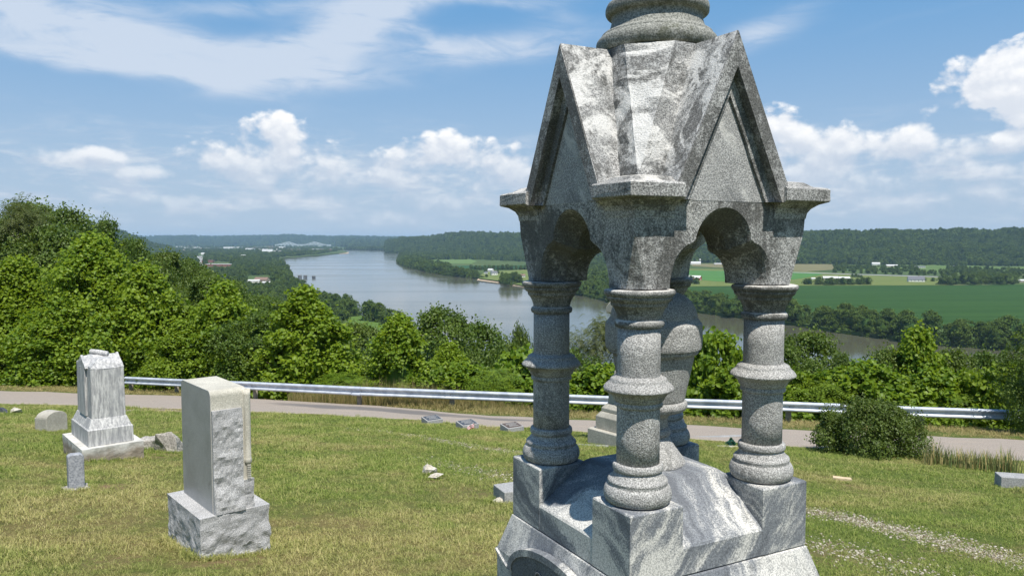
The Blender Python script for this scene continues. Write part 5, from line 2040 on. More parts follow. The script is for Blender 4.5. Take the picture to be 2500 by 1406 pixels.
def frond_crown(name, seed, H, W, nfr, kind='dome', base=0.1, L=.55, leaflet=.11, pairs=6):
    """pinnate leaves (walnut, sumac): arching fronds with paired leaflets"""
    rs = np.random.RandomState(seed)
    ncl = 60
    t = rs.beta(1.5, 1.0, ncl)
    az = rs.uniform(0, 6.283, ncl)
    env = envelope(kind, t) * W / 2 * np.sqrt(rs.uniform(.15, 1, ncl)) * (1 + .22 * np.sin(az * 3 + seed))
    C = np.stack([env * np.cos(az), env * np.sin(az), base * H + t * (H * (1 - base) - L * .6)], 1)
    VV, FF, AV = [], [], []
    off = 0
    for k in range(nfr):
        c = C[rs.randint(ncl)]
        a = rs.uniform(0, 6.283)
        dirv = np.array([math.cos(a), math.sin(a), rs.uniform(.1, .8)])
        p = c + rs.normal(0, .12 * W * .5, 3) * np.array([1, 1, .6])
        ll = L * rs.uniform(.6, 1.2)
        sd = np.array([-math.sin(a), math.cos(a), 0])
        vv = rs.uniform()
        for i in range(pairs):
            s = (i + .6) / pairs
            q = p + dirv * ll * s + np.array([0, 0, -ll * .75 * s * s])
            fw = dirv + np.array([0, 0, -1.5 * s])
            fw /= np.linalg.norm(fw)
            lf = leaflet * (1 - .35 * abs(s - .5) * 2)
            for sg in (-1, 1):
                tip = q + (sd * sg * .95 + fw * .35 + np.array([0, 0, -.25])) * lf
                w_ = fw * lf * .17
                VV += [q, (q + tip) / 2 + w_, tip, (q + tip) / 2 - w_]
                FF += [(off, off + 1, off + 2), (off, off + 2, off + 3)]
                AV += [vv] * 4
                off += 4
    me = mesh_np(name, np.array(VV), np.array(FF))
    a = me.attributes.new('v', 'FLOAT', 'POINT')
    a.data.foreach_set('value', np.array(AV, np.float32))
    return me


def trunk_mesh(name, seed, H, r0, limbs=6):
    rs = random.Random(seed)
    bm = bmesh.new()

    def tube(pts, radii, seg=7):
        rings = []
        for i, p in enumerate(pts):
            d = (pts[min(i + 1, len(pts) - 1)] - pts[max(i - 1, 0)]).normalized()
            n1 = d.cross(Vector((0.3, 1, 0.1))).normalized()
            n2 = d.cross(n1)
            rings.append([p + (n1 * math.cos(6.283 * k / seg) + n2 * math.sin(6.283 * k / seg)) * radii[i] for k in range(seg)])
        add_loft(bm, rings)
    main = [Vector((rs.uniform(-.04, .04) * H * t, rs.uniform(-.04, .04) * H * t, H * t - .5 * (t == 0))) for t in (0, .15, .35, .55, .75, .92)]
    tube(main, [r0 * 1.2, r0, r0 * .8, r0 * .6, r0 * .35, r0 * .1])
    for i in range(limbs):
        t = rs.uniform(.2, .7)
        a = rs.uniform(0, 6.283)
        st = Vector((0, 0, H * t))
        L = H * rs.uniform(.22, .38)
        dv = Vector((math.cos(a), math.sin(a), rs.uniform(.5, 1.0))).normalized()
        tube([st, st + dv * L * .5, st + dv * L + Vector((0, 0, L * .12))], [r0 * .45, r0 * .28, r0 * .06], 5)
    return mesh_bm(name, bm, True)


KINDS = {}


def kindset(key, nm, mat, meshes, H, W, trunk):
    for me_ in meshes:
        me_.materials.append(mat)
    trunk.materials.append(M_BARK)
    KINDS[key] = (nm, meshes, H, W, trunk)


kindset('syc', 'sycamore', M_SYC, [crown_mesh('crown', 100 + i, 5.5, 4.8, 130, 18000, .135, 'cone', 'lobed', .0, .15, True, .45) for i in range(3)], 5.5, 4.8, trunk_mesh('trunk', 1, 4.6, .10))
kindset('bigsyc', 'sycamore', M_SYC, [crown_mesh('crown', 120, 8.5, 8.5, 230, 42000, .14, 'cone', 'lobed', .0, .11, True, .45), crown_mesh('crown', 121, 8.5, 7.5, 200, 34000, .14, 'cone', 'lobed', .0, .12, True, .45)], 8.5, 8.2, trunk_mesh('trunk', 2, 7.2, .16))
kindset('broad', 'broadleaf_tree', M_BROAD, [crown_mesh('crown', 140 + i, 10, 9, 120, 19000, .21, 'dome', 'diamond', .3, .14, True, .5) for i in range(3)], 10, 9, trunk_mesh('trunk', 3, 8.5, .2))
kindset('walnut', 'walnut_tree', M_WALNUT, [frond_crown('crown', 160 + i, 9, 6.5, 2600, L=.8, leaflet=.2, pairs=7) for i in range(2)], 9, 6.5, trunk_mesh('trunk', 4, 8.2, .12, 10))
kindset('sumac', 'sumac_shrub', M_VINE, [frond_crown('crown', 170 + i, 2.6, 3.2, 750, 'low', 0.02, .55, .15, 7) for i in range(2)], 2.6, 3.2, trunk_mesh('stem', 5, 1.8, .035, 6))
kindset('shrub', 'leafy_shrub', M_VINE, [crown_mesh('crown', 180 + i, 2.6, 3.6, 60, 4600, .14, 'low', 'lobed', .0, .14, False, .5) for i in range(3)], 2.6, 3.6, trunk_mesh('stem', 6, 1.9, .035, 6))
kindset('bush', 'round_bush', M_BUSH, [crown_mesh('crown', 191, 1.3, 3.1, 300, 36000, .06, 'low', 'diamond', .0, .10, False, .5)], 1.3, 3.1, trunk_mesh('stem', 7, .9, .03, 8))
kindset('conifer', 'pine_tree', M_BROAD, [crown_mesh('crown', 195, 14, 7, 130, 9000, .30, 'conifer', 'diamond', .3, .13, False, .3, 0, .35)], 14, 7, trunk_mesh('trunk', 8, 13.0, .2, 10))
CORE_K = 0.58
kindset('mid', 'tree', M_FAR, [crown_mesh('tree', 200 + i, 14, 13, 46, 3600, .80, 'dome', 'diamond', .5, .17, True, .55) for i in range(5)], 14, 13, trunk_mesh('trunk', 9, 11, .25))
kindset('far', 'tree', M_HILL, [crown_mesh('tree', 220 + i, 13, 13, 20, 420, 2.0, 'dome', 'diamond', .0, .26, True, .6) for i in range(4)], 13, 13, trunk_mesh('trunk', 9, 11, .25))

ntree = [0]
MARKS = [(-9e9, 'beyond the left picture edge'), (0, 'left of the brown wooden post'), (130, 'behind the white marble monument'), (330, 'between the two tall headstones'), (440, 'behind the rock-faced headstone'),
         (640, 'just right of the rock-faced headstone'), (830, 'above the bulged guardrail joint'), (940, 'above the first flat-topped marker'), (1090, 'above the second flat-topped marker'), (1200, 'just left of the monument'),
         (1300, 'behind the left column'), (1400, 'between the left and front columns'), (1500, 'behind the front column and urn'), (1700, 'between the urn and the right column'), (1800, 'behind the right column'),
         (1930, 'just right of the monument'), (2050, 'behind the left half of the dark bush'), (2150, 'behind the right half of the dark bush'), (2280, 'above the iris row'), (2400, 'near the right end of the guardrail'), (2500, 'beyond the right picture edge')]


def mark(px):
    return [t for a, t in MARKS if a <= px][-1]




def plant(key, x, y, zt=None, H=None, W=None, label=None, cat='tree', group=None, parts=True, zbase=None, rz=None, dk=1.0):
    nm, meshes, H0, W0, tr = KINDS[key]
    ntree[0] += 1
    k = ntree[0]
    zb_ = gz(x, y) if zbase is None else zbase
    if H is None:
        H = zt - zb_
    if W is None:
        W = W0 * H / H0
    sx = W / W0
    me_ = meshes[k % len(meshes)]
    rz = random.uniform(0, 6.283) if rz is None else rz
    if parts:
        e = empty(nm, (x, y, zb_), rz, label, cat, group)
        link('crown', me_, None, e, None, None, (sx, sx, H / H0))
        link('stem' if key in ('sumac', 'shrub', 'bush') else 'trunk', tr, None, e, None, None, (sx, sx, H / H0))
        return e
    o = link(nm, me_, None, None, (x, y, zb_), (0, 0, rz), (sx, sx * random.uniform(.9, 1.1), H / H0))
    return tag(o, label, cat, group)


def plant_px(key, px, py_top, dist, wpx, label, cat='tree', group=None, **kw):
    p = at_depth(px, py_top, dist)
    zb_ = gz(p.x, p.y)
    H = max(p.z - zb_, 1.0)
    return plant(key, p.x, p.y, None, H, wpx * dist / FPX, label, cat, group, **kw)


# bright young sycamores just behind the guardrail
plant_px('bigsyc', 40, 640, 38.5, 400, 'bright green sycamore mass at the left edge behind the brown post')
plant_px('bigsyc', 225, 588, 38.0, 420, 'tallest bright sycamore with a pointed top, behind the white monument')
plant_px('syc', 350, 655, 37.0, 280, 'bright sycamore between the tallest one and the tombstone-high gap')
plant_px('syc', 545, 698, 34.5, 270, 'bright pointed sycamore behind the rock-faced headstone')
plant_px('syc', 742, 712, 32.0, 310, 'broad bright sycamore right of the rock-faced headstone, standing free')
plant_px('syc', 975, 778, 30.5, 260, 'bright sycamore near the middle, behind the guardrail splice')
plant_px('syc', 1095, 842, 30.0, 200, 'small yellow-green sycamore beside the middle thicket')
plant_px('syc', 440, 790, 33.5, 200, 'low bright sycamore filling between two pointed ones')
plant_px('bigsyc', -140, 600, 36, 330, 'bright green sycamore cut by the left picture edge')
plant_px('syc', 130, 760, 35.5, 260, 'low leafy sycamore before the tallest one')
plant_px('shrub', 1745, 822, 27.5, 240, 'dense bright green shrub mass seen between the middle and right columns', 'shrub')
plant_px('walnut', 45, 478, 60, 230, 'feathery pale walnut tree topping the wood at the far left')
plant_px('walnut', 1452, 762, 36, 190, 'loose brownish-green walnut between the left and front columns')
plant_px('conifer', 1262, 842, 95, 120, 'dark pine in the thicket left of the monument')
for (px_, py_, d_, w_, lab) in (
        (60, 505, 74, 330, 'dark green wide tree crown behind the feathery walnut'), (-120, 500, 62, 330, 'dark tree at the far left behind the cut sycamore'), (120, 560, 58, 280, 'dark green crown filling between the walnut and the tallest sycamore'), (160, 520, 66, 260, 'dark tree behind the tallest sycamore, left of the vine-topped one'), (255, 545, 72, 150, 'dark vine-topped tree against the sky above the bluff'), (-40, 540, 60, 260, 'dark tree under the feathery walnut at the left edge'),
        (330, 592, 80, 220, 'dark tree sloping down from the vine-topped one'), (400, 622, 88, 200, 'dark tree below the steep bluff'), (468, 640, 96, 190, 'dark tree left of the straight town street'),
        (548, 690, 112, 230, 'dark round tree above the pointed sycamore'), (640, 728, 124, 220, 'dark tree behind and between two bright sycamores'), (480, 720, 60, 260, 'dark tree filling behind the pointed sycamore'),
        (640, 800, 62, 200, 'dark tree low between the two pointed sycamores'),
        (868, 796, 66, 260, 'dark tree right of the free-standing sycamore'), (1075, 762, 44, 300, 'dark glossy tree above the yellow-green sycamore'),
        (1165, 800, 50, 290, 'dark tree right of the glossy one'), (1235, 846, 60, 260, 'dark tree near the pine'), (1272, 812, 120, 110, 'small rounded tree against the river beside the left column'),
        (1390, 862, 33, 260, 'dark tree under the loose walnut'), (1975, 820, 33, 290, 'dark round tree beside the right column against the river'), (2050, 872, 31, 150, 'narrow dark tree leaning towards the water gap right of the monument'),
        (1920, 850, 30, 240, 'dark tree just behind the right column'), (2165, 862, 31, 210, 'dark tree left of the sunlit tall one on the right'),
        (2320, 862, 31, 220, 'dark tree directly right of the sunlit tall one'), (2400, 870, 32, 230, 'rounded tree second to the right of the sunlit tall one'), (2490, 885, 29, 220, 'dark tree by the right picture edge behind the guardrail'), (1560, 880, 34, 240, 'dark tree hidden behind the front column'), (1660, 860, 34, 240, 'dark tree behind the urn'),
        (2080, 945, 29, 230, 'low dark tree below the water gap right of the monument'), (2220, 925, 28, 260, 'low dark tree above the dark bush'), (2345, 935, 27, 240, 'low dark tree above the iris row'), (2000, 930, 28, 230, 'low dark tree beside the right column at rail height'), (1200, 905, 30, 230, 'low dark tree just left of the left column')):
    plant_px('broad', px_, py_, d_, w_, lab)
plant_px('syc', 2245, 812, 30.5, 250, 'tall sunlit yellow-green tree on the right before the river')
e_ = plant_px('broad', 2545, 800, 21.5, 190, 'dark leafy tree overhanging the guardrail at the right edge')

# shrubs and creepers along the rail
for i, px_ in enumerate(range(-120, 2700, 62)):
    q = on_lawn(px_, 960)
    x_ = (px_ - CXP) / FPX * 28
    for it in range(3):
        x_ = (px_ - CXP) / FPX * (rail_y(x_))
    y_ = rail_y(x_) + random.uniform(2.4, 3.6)
    key = 'shrub' if (i * 7) % 3 else 'sumac'
    if 860 < px_ < 1010:
        continue
    h_ = random.uniform(1.5, 2.4) + (.5 if px_ > 1900 else 0)
    plant(key, x_, y_, None, h_, random.uniform(2.8, 4.0), ('bright broad-leaved' if key == 'shrub' else 'fern-leaved') + ' shrub at the guardrail, ' + mark(px_), 'shrub', 'shrubs along the back of the guardrail')
for i in range(34):
    px_ = random.uniform(1150, 2650) if i > 12 else random.uniform(-100, 900)
    d_ = random.uniform(32, 40)
    x_ = (px_ - CXP) / FPX * d_
    if d_ < rail_y(x_) + 3:
        d_ = rail_y(x_) + random.uniform(4, 8)
    x_ = (px_ - CXP) / FPX * d_
    plant(('shrub', 'broad')[i % 2], x_, d_, None, random.uniform(3.0, 4.6), random.uniform(4, 5.5), ('leafy bush' if i % 2 == 0 else 'small dark tree') + ' on the slope, ' + mark(px_), 'shrub', 'bushes on the slope below the guardrail')

# the dark bush by the lane and the iris clumps
plant_px('bush', 2130, 1030, 14.9, 262, 'wide dark green rounded bush at the edge of the lane', 'bush')
iris = [raw_object('iris_clump', blades_mesh('iris_clump', 26, .36, .024, .13, 70 + i, .45, 3), M_IRIS) for i in range(3)]
k = 0
for i in range(30):
    t = i / 29
    p_ = on_lawn(2262 + 215 * t + random.uniform(-5, 5), 1128 + 22 * t + random.uniform(-4, 4))
    me_ = iris[i % 3].data
    h_ = random.uniform(.8, 1.15) * (1.25 if i > 24 or i < 4 else .95)
    o = link('iris_clump', me_, None, None, (p_.x, p_.y, gz(p_.x, p_.y) - .01), (0, 0, random.uniform(0, 6)), (.9, .9, h_))
    tag(o, 'fading sword-leaved iris clump in the row right of the dark bush', 'plant', 'iris clumps in a row by the lane')
p_ = on_lawn(1784, 1088)
me_ = crown_mesh('rosette', 260, .16, .22, 12, 120, .06, 'low', 'diamond', 0, .2, False)
mt_ = leaf_mat('blue_green_leaf', (.02, .09, .07), (.04, .15, .11), (.03, .12, .09))
tag(link('small_plant', me_, mt_, None, (p_.x, p_.y, gz(p_.x, p_.y))), 'tiny blue-green plant alone in the grass by the lot kerb', 'plant')

# ---- trees on the hillside, on both banks
LIM = [(-600, 440), (-100, 480), (60, 520), (270, 572), (400, 632), (480, 655), (560, 702), (640, 728), (700, 752), (760, 782), (870, 806), (950, 812), (1050, 800), (1200, 842), (1300, 868), (1400, 885), (1700, 885), (1900, 870), (2020, 878), (2100, 925), (2160, 905), (2250, 880), (2400, 880), (2700, 900)]


def lim(px, tab):
    return np.interp(px, [a for a, b in tab], [b for a, b in tab])


cnt = 0
tries = 0
placed = []
while cnt < 85 and tries < 6000:
    tries += 1
    px_ = random.uniform(-150, 2600)
    d_ = random.choice((random.uniform(48, 130), random.uniform(100, 330), random.uniform(250, 520)))
    x_ = (px_ - CXP) / FPX * d_
    if d_ < rail_y(x_) + 14:
        continue
    z_ = gz(x_, d_)
    H_ = random.uniform(9, 16)
    if d_ < 90:
        H_ = random.uniform(6, 9)
    tx, ty = to_px(x_, d_, z_ + H_)
    if ty < lim(px_, LIM) + random.uniform(0, 26):
        continue
    if z_ < ZW + .5 or ty > 960:
        continue
    if any((x_ - a) ** 2 + (d_ - b) ** 2 < (0.38 * (H_ + c)) ** 2 for a, b, c in placed):
        continue
    placed.append((x_, d_, H_))
    far_ = d_ > 110
    plant('mid' if far_ else 'broad', x_, d_, None, H_, H_ * random.uniform(.85, 1.1), ('larger' if H_ > 12 else 'smaller') + (' distant' if far_ else ' near') + ' tree of the hillside wood, ' + mark(px_), 'tree', 'trees of the hillside wood', parts=not far_)
    cnt += 1


def inside(x, y, P):
    P = np.asarray(P)
    x0, y0 = P[:, 0], P[:, 1]
    x1, y1 = np.roll(x0, -1), np.roll(y0, -1)
    c = ((y0 > y) != (y1 > y)) & (x < (x1 - x0) * (y - y0) / (y1 - y0 + 1e-12) + x0)
    return c.sum() % 2 == 1


# left flood plain: trees by their foot in the picture, tall near the shore
LB = [(430, 628), (520, 620), (640, 633), (683, 637), (700, 655), (713, 672), (738, 702), (800, 729), (850, 752), (880, 776), (780, 800), (700, 790), (600, 760), (520, 700), (440, 655)]
OPEN_L = [[(600, 672), (662, 672), (662, 700), (600, 700)], [(840, 768), (905, 776), (990, 812), (930, 822), (850, 805)], [(482, 622), (500, 622), (500, 660), (482, 660)], [(502, 636), (566, 640), (566, 662), (502, 662)]]
cnt = 0
pl2 = []
for tries in range(9000):
    px_, py_ = random.uniform(430, 885), random.uniform(640, 800)
    if not inside(px_, py_, LB) or any(inside(px_, py_ - 2, q) for q in OPEN_L):
        continue
    p_ = on_z(px_, py_, ZL)
    if gz(p_.x, p_.y) > ZL + 2:
        continue
    H_ = random.uniform(11, 19)
    if any((p_.x - a) ** 2 + (p_.y - b) ** 2 < 11.5 ** 2 for a, b in pl2):
        continue
    pl2.append((p_.x, p_.y))
    plant('mid', p_.x, p_.y, None, H_, H_ * random.uniform(.9, 1.15), ('tall' if H_ > 15 else 'lower') + ' shore tree ' + ('above the white roofs, ' if py_ < 672 else 'beside the mooring cells, ' if py_ < 700 else 'close to the mown patch, ' if py_ > 740 else 'below the mooring cells, ') + mark(px_), 'tree', 'trees along the near shore', parts=False, zbase=ZL)
    cnt += 1
    if cnt >= 72:
        break
for (px_, py_, h_, lab) in ((903, 782, 21, 'tall leftmost tree of the lone clump on the near shore'), (925, 786, 20, 'second tree of the lone clump on the near shore'), (948, 793, 16, 'lower tree of the lone clump on the near shore'), (970, 800, 16, 'low tree at the right end of the lone shore clump'),
                            (845, 757, 19, 'shore tree left of the mown patch'), (864, 772, 18, 'shore tree right beside the mown patch'), (820, 752, 18, 'rounded shore tree behind the free-standing sycamore'), (990, 808, 13, 'last low tree of the lone shore clump')):
    p_ = on_z(px_, py_, ZL)
    plant('mid', p_.x, p_.y, None, h_, h_ * 1.15, lab, 'tree', None, parts=False, zbase=ZL)

# right bank: the long strip between the river and the dark field
cnt = 0
placed = []
for i in range(4000):
    t = random.uniform(0, 1)
    j = random.randrange(len(SH_R) - 8)
    a_, b_ = SH_R[j], SH_R[j + 1]
    x_ = a_[0] + (b_[0] - a_[0]) * t
    y_ = a_[1] + (b_[1] - a_[1]) * t
    L = math.hypot(b_[0] - a_[0], b_[1] - a_[1])
    px_, py_ = to_px(x_, y_, ZL)
    if px_ > 2560 or (1160 < px_ < 1228) or (1250 < px_ < 1300):
        continue
    off = random.uniform(-2, 34 if px_ > 1400 else 20)
    nx_, ny_ = (b_[1] - a_[1]) / L, -(b_[0] - a_[0]) / L
    x_, y_ = x_ + nx_ * off, y_ + ny_ * off
    H_ = random.uniform(14, 24)
    if any((x_ - a) ** 2 + (y_ - b) ** 2 < (0.25 * (H_ + c)) ** 2 for a, b, c in placed):
        continue
    placed.append((x_, y_, H_))
    plant('mid', x_, y_, None, H_, H_ * random.uniform(.9, 1.2), ('tall' if H_ > 19 else 'lower') + ' far bank tree' + (' at the waterline' if off < 9 else ' field side') + ', ' + mark(px_), 'tree', 'trees of the far bank strip', parts=False, zbase=ZL - .5)
    cnt += 1
    if cnt >= 135:
        break
print('right strip', cnt)


def clump(pts, label, group, hmin=9, hmax=15, key='mid'):
    for px_, py_ in pts:
        p_ = on_z(px_, py_, ZL)
        h_ = random.uniform(hmin, hmax)
        plant(key, p_.x, p_.y, None, h_, h_ * random.uniform(.95, 1.25), label, 'tree', group, parts=False, zbase=ZL)


clump([(1965 + i * 13 + random.uniform(-4, 4), 697 + random.uniform(-3, 0)) for i in range(13)], 'tree of the low grove in front of the two long barns', 'grove before the long barns', 11, 15)
clump([(2300 + i * 15 + random.uniform(-4, 4), 696 + random.uniform(-4, 0)) for i in range(13)] + [(2310 + i * 22, 688) for i in range(8)], 'tree of the dense dark grove right of the grey-roofed house', 'grove right of the grey-roofed house', 14, 22)
clump([(2081, 677), (2089, 677), (2096, 677.5), (2103, 678)], 'small round tree in the short row beside the long barns', 'row of small round trees', 6, 8)
clump([(2257, 686), (2278, 687)], 'small tree on the lawn beside the grey-roofed house', 'small lawn trees', 6, 8)
clump([(1228, 693), (1240, 695), (1234, 688)], 'big dark tree on the grassy bank by the farmhouse', 'trees on the grassy bank', 14, 19)
clump([(1150 + i * 11, 659) for i in range(14)], 'tree in the line behind the farmhouse field', 'tree line behind the farmhouse field', 12, 16)
clump([(1165, 669), (1185, 667), (1215, 668), (1226, 672), (1252, 675), (1275, 676)], 'yard tree around the farmhouses', 'yard trees of the farmhouses', 8, 12)
clump([(1672, 688), (1686, 692), (1700, 694)], 'dark tree before the red barn', 'trees before the red barn', 13, 17)
clump([(2040 + i * 20 + random.uniform(-5, 5), 666 + i * .5) for i in range(15)], 'roadside tree at the foot of the ridge', 'roadside trees under the ridge', 9, 14)

# uncountable far woods
far_srcs = [raw_object('far_crown', m__, M_HILL) for m__ in KINDS['far'][1]]
far_coll = source_collection('far_tree_sources', far_srcs)


def scatter_trees(name, P, smin, smax, label, grow=None):
    n_ = len(P)
    rs = np.random.RandomState(n_)
    s = rs.uniform(smin, smax, n_)
    if grow is not None:
        s = s * grow
    sc = np.stack([s * rs.uniform(.85, 1.2, n_), s * rs.uniform(.85, 1.2, n_), s * rs.uniform(.8, 1.2, n_)], 1)
    ro = np.stack([np.zeros(n_), np.zeros(n_), rs.uniform(0, 6.283, n_)], 1)
    P = P.copy()
    P[:, 2] -= 1.5
    return scatter(name, P, sc, ro, rs.randint(0, len(far_srcs), n_), far_coll, label)


scatter_trees('ridge_forest', PR_, .8, 2.1, 'unbroken forest on the ridge beyond the farmland')
scatter_trees('horizon_forest', PF_, 1.8, 3.0, 'forest on the low blue hills')
scatter_trees('bluff_forest', PL_, 1.1, 1.8, 'forest on the steep bluff')


def region_points(polys, n, holes=(), z=ZL, seed=0, ymin=None):
    rs = np.random.RandomState(seed)
    out = []
    allp = np.array([q for P in polys for q in P])
    x0, x1, y0, y1 = allp[:, 0].min(), allp[:, 0].max(), allp[:, 1].min(), allp[:, 1].max()
    k = 0
    while len(out) < n and k < n * 30:
        k += 1
        px_ = rs.uniform(x0, x1)
        t = rs.uniform(0, 1)
        py_ = y0 + (y1 - y0) * t
        if any(inside(px_, py_, P) for P in polys) and not any(inside(px_, py_, H_) for H_ in holes):
            p_ = on_z(px_, py_, z)
            out.append((p_.x, p_.y, z))
    return np.array(out)


# town side, between the bluff, the bridge and the near woods
TOWN_HOLES = [[(482, 618), (500, 618), (500, 660), (482, 660)], [(502, 636), (566, 640), (566, 662), (502, 662)], [(600, 672), (662, 672), (662, 700), (600, 700)],
              [(470, 606.5), (590, 607.5), (590, 610), (470, 609)], [(640, 612), (690, 612), (690, 620), (640, 620)], [(620, 603.5), (800, 603.5), (800, 606.5), (620, 606.5)]]
Pt = region_points([[(330, 603), (600, 600.5), (800, 601), (838, 610), (780, 621), (700, 627), (640, 632), (560, 650), (470, 650), (400, 640)]], 3800, TOWN_HOLES, seed=4)
scatter_trees('town_woods', Pt, .9, 1.5, 'tree cover between the roofs of the riverside town')
Pt = region_points([[(400, 628), (640, 622), (690, 636), (712, 668), (700, 680), (600, 672), (430, 660)]], 900, TOWN_HOLES, seed=41)
scatter_trees('street_woods', Pt, .7, 1.15, 'trees around the straight street and the near shore houses')
Pt = region_points([[(838, 609), (1000, 607), (1000, 612), (940, 610.5)]], 900, seed=5)
scatter_trees('far_shore_woods', Pt, 1.2, 1.9, 'trees along the shore where the river bends away')
Pt = region_points([[(975, 624), (1000, 612), (1060, 612), (1300, 618), (1300, 640), (1165, 634), (1040, 634), (1035, 645), (1100, 655), (1090, 668), (1020, 656), (985, 645)]], 2600, [[(1035, 635), (1150, 633), (1165, 638), (1150, 644), (1060, 643)]], seed=6)
scatter_trees('point_woods', Pt, .9, 1.5, 'woods on the low point inside the river bend')
Pt = region_points([[(1300, 618), (1700, 634), (1700, 642), (1560, 690), (1420, 716), (1330, 700), (1300, 690)]], 1300, seed=7)
scatter_trees('bank_woods', Pt, .9, 1.5, 'woods on the far bank behind the left column')
Pt = region_points([[(2030, 648), (2150, 652), (2260, 652), (2460, 658), (2600, 668), (2600, 682), (2480, 680), (2330, 672), (2100, 664), (2040, 662)]], 520, [[(2240, 648), (2310, 648), (2310, 662), (2240, 662)]], seed=8)
scatter_trees('hedgerow_woods', Pt, .5, .95, 'scrub and hedgerows at the foot of the ridge')
Pt = region_points([[(1690, 640), (2600, 640), (2600, 650), (2440, 650), (2090, 646), (2030, 643), (1700, 642.5)]], 1500, seed=9)
scatter_trees('ridge_foot_woods', Pt, .8, 1.3, 'trees at the foot of the ridge')
Ps = []
rs = np.random.RandomState(31)
for (ax, ay), (bx, by) in zip(SH_Rw[:-1], SH_Rw[1:]):
    L = math.hypot(bx - ax, by - ay)
    for _k in range(int(L / 3.0)):
        t = rs.uniform()
        x_, y_ = ax + (bx - ax) * t, ay + (by - ay) * t
        px_, py_ = to_px(x_, y_, ZL)
        if px_ > 2650 or 1168 < px_ < 1222 or 1255 < px_ < 1295:
            continue
        o_ = rs.uniform(-1.5, 10 if rs.uniform() < .6 else 30)
        Ps.append((x_ + (by - ay) / L * o_, y_ - (bx - ax) / L * o_, ZL - 2.5))
scatter_trees('bank_growth', np.array(Ps), .4, .75, 'bushes overhanging the water along the far bank')
# fill of the near slope and the shore behind the individual trees
XS, YS, SS = [], [], []
rs = np.random.RandomState(12)
for _ in range(9000):
    px_ = rs.uniform(-300, 2700)
    d_ = rs.uniform(60, 620)
    x_ = (px_ - CXP) / FPX * d_
    z_ = gz(x_, d_)
    if d_ < rail_y(x_) + 22 or z_ < ZW + .6:
        continue
    s_ = rs.uniform(.45, .75) * (0.6 if d_ < 110 else 1.0)
    tx, ty = to_px(x_, d_, max(z_, ZL) + 13 * s_)
    if ty < lim(px_, LIM) + 14:
        continue
    XS.append((x_, d_, z_ if z_ > ZL else ZL))
    SS.append(s_)
P = np.array(XS)
scatter_trees('slope_undergrowth', P, 1.0, 1.0, 'undergrowth and small trees covering the slope', np.array(SS))
Pt = region_points([LB], 1300, OPEN_L, seed=14)
Pt = np.array([p for p in Pt if gz(p[0], p[1]) < ZL + 2])
scatter_trees('shore_undergrowth', Pt, .5, .95, 'low growth between the trees of the near shore')

# ------------------------------------------------------------------ buildings in the valley
M_WROOF = flat('white_roof', (0.62, 0.62, 0.60), .5, .06, .2)
M_GROOF = flat('grey_shingle_roof', (0.13, 0.135, 0.15), .8, .1, .5)
M_BROOF = flat('brown_roof', (0.20, 0.13, 0.10), .8, .1, .5)
M_WWALL = flat('white_siding', (0.68, 0.67, 0.63), .7, .05, .3)
M_RWALL = flat('red_boards', (0.33, 0.05, 0.035), .8, .1, .3)
M_BRICK = flat('red_brick', (0.24, 0.11, 0.08), .85, .12, .5)
M_TWALL = flat('tan_wall', (0.36, 0.31, 0.24), .8, .08, .3)
M_WIN = flat('dark_glass', (0.03, 0.035, 0.045), .2, .05, .3)


def building(name, label, px, py, L, Wd, hw, hr, rz, wall, roof, windows=0, door=True, group=None, cat='house', zl=ZL, chimney=False):
    p_ = on_z(px, py, zl)
    o = empty(name, (p_.x, p_.y, zl), rz, label, cat, group)
    bm = bmesh.new()
    a, b = L / 2, Wd / 2
    if hr > 0.5:
        A_ = [(-a, -b, -.5), (-a, b, -.5), (-a, b, hw), (-a, 0, hw + hr), (-a, -b, hw)]
        add_loft(bm, [A_, [(-q[0], q[1], q[2]) for q in A_]])
    else:
        add_box(bm, -a, a, -b, b, -.5, hw)
    link('wall', mesh_bm('wall', bm), wall, o)
    bm = bmesh.new()
    ov = .5
    if hr > 0.5:
        sl = hr / b
        up, lo_ = [(-a - ov, -b - ov, hw - ov * sl + .25), (-a - ov, 0, hw + hr + .25), (-a - ov, b + ov, hw - ov * sl + .25)], []
        A_ = up + [(-a - ov, b + ov, hw - ov * sl + .05), (-a - ov, 0, hw + hr + .02), (-a - ov, -b - ov, hw - ov * sl + .05)]
        add_loft(bm, [A_, [(-q[0], q[1], q[2]) for q in A_]])
    else:
        add_box(bm, -a - .2, a + .2, -b - .2, b + .2, hw + .01, hw + .5)
    rf_ = link('roof', mesh_bm('roof', bm), roof, o)
    if chimney:
        bm = bmesh.new()
        add_box(bm, a * .3, a * .3 + 1, -.5, .5, hw, hw + hr + 1.4)
        link('chimney', mesh_bm('chimney', bm), M_BRICK, rf_)
    for i in range(windows):
        bm = bmesh.new()
        xx_ = -a + L * (i + .7) / (windows + .4)
        add_box(bm, xx_ - .6, xx_ + .6, -b - .06, -b + .05, hw * .35, hw * .75)
        link('window', mesh_bm('window', bm), M_WIN, o)
    if door:
        bm = bmesh.new()
        add_box(bm, a - .05, a + .06, -1.5, 1.5, 0, min(3.5, hw * .8))
        link('door', mesh_bm('door', bm), M_WIN if wall is not M_RWALL else M_WWALL, o)
    return o


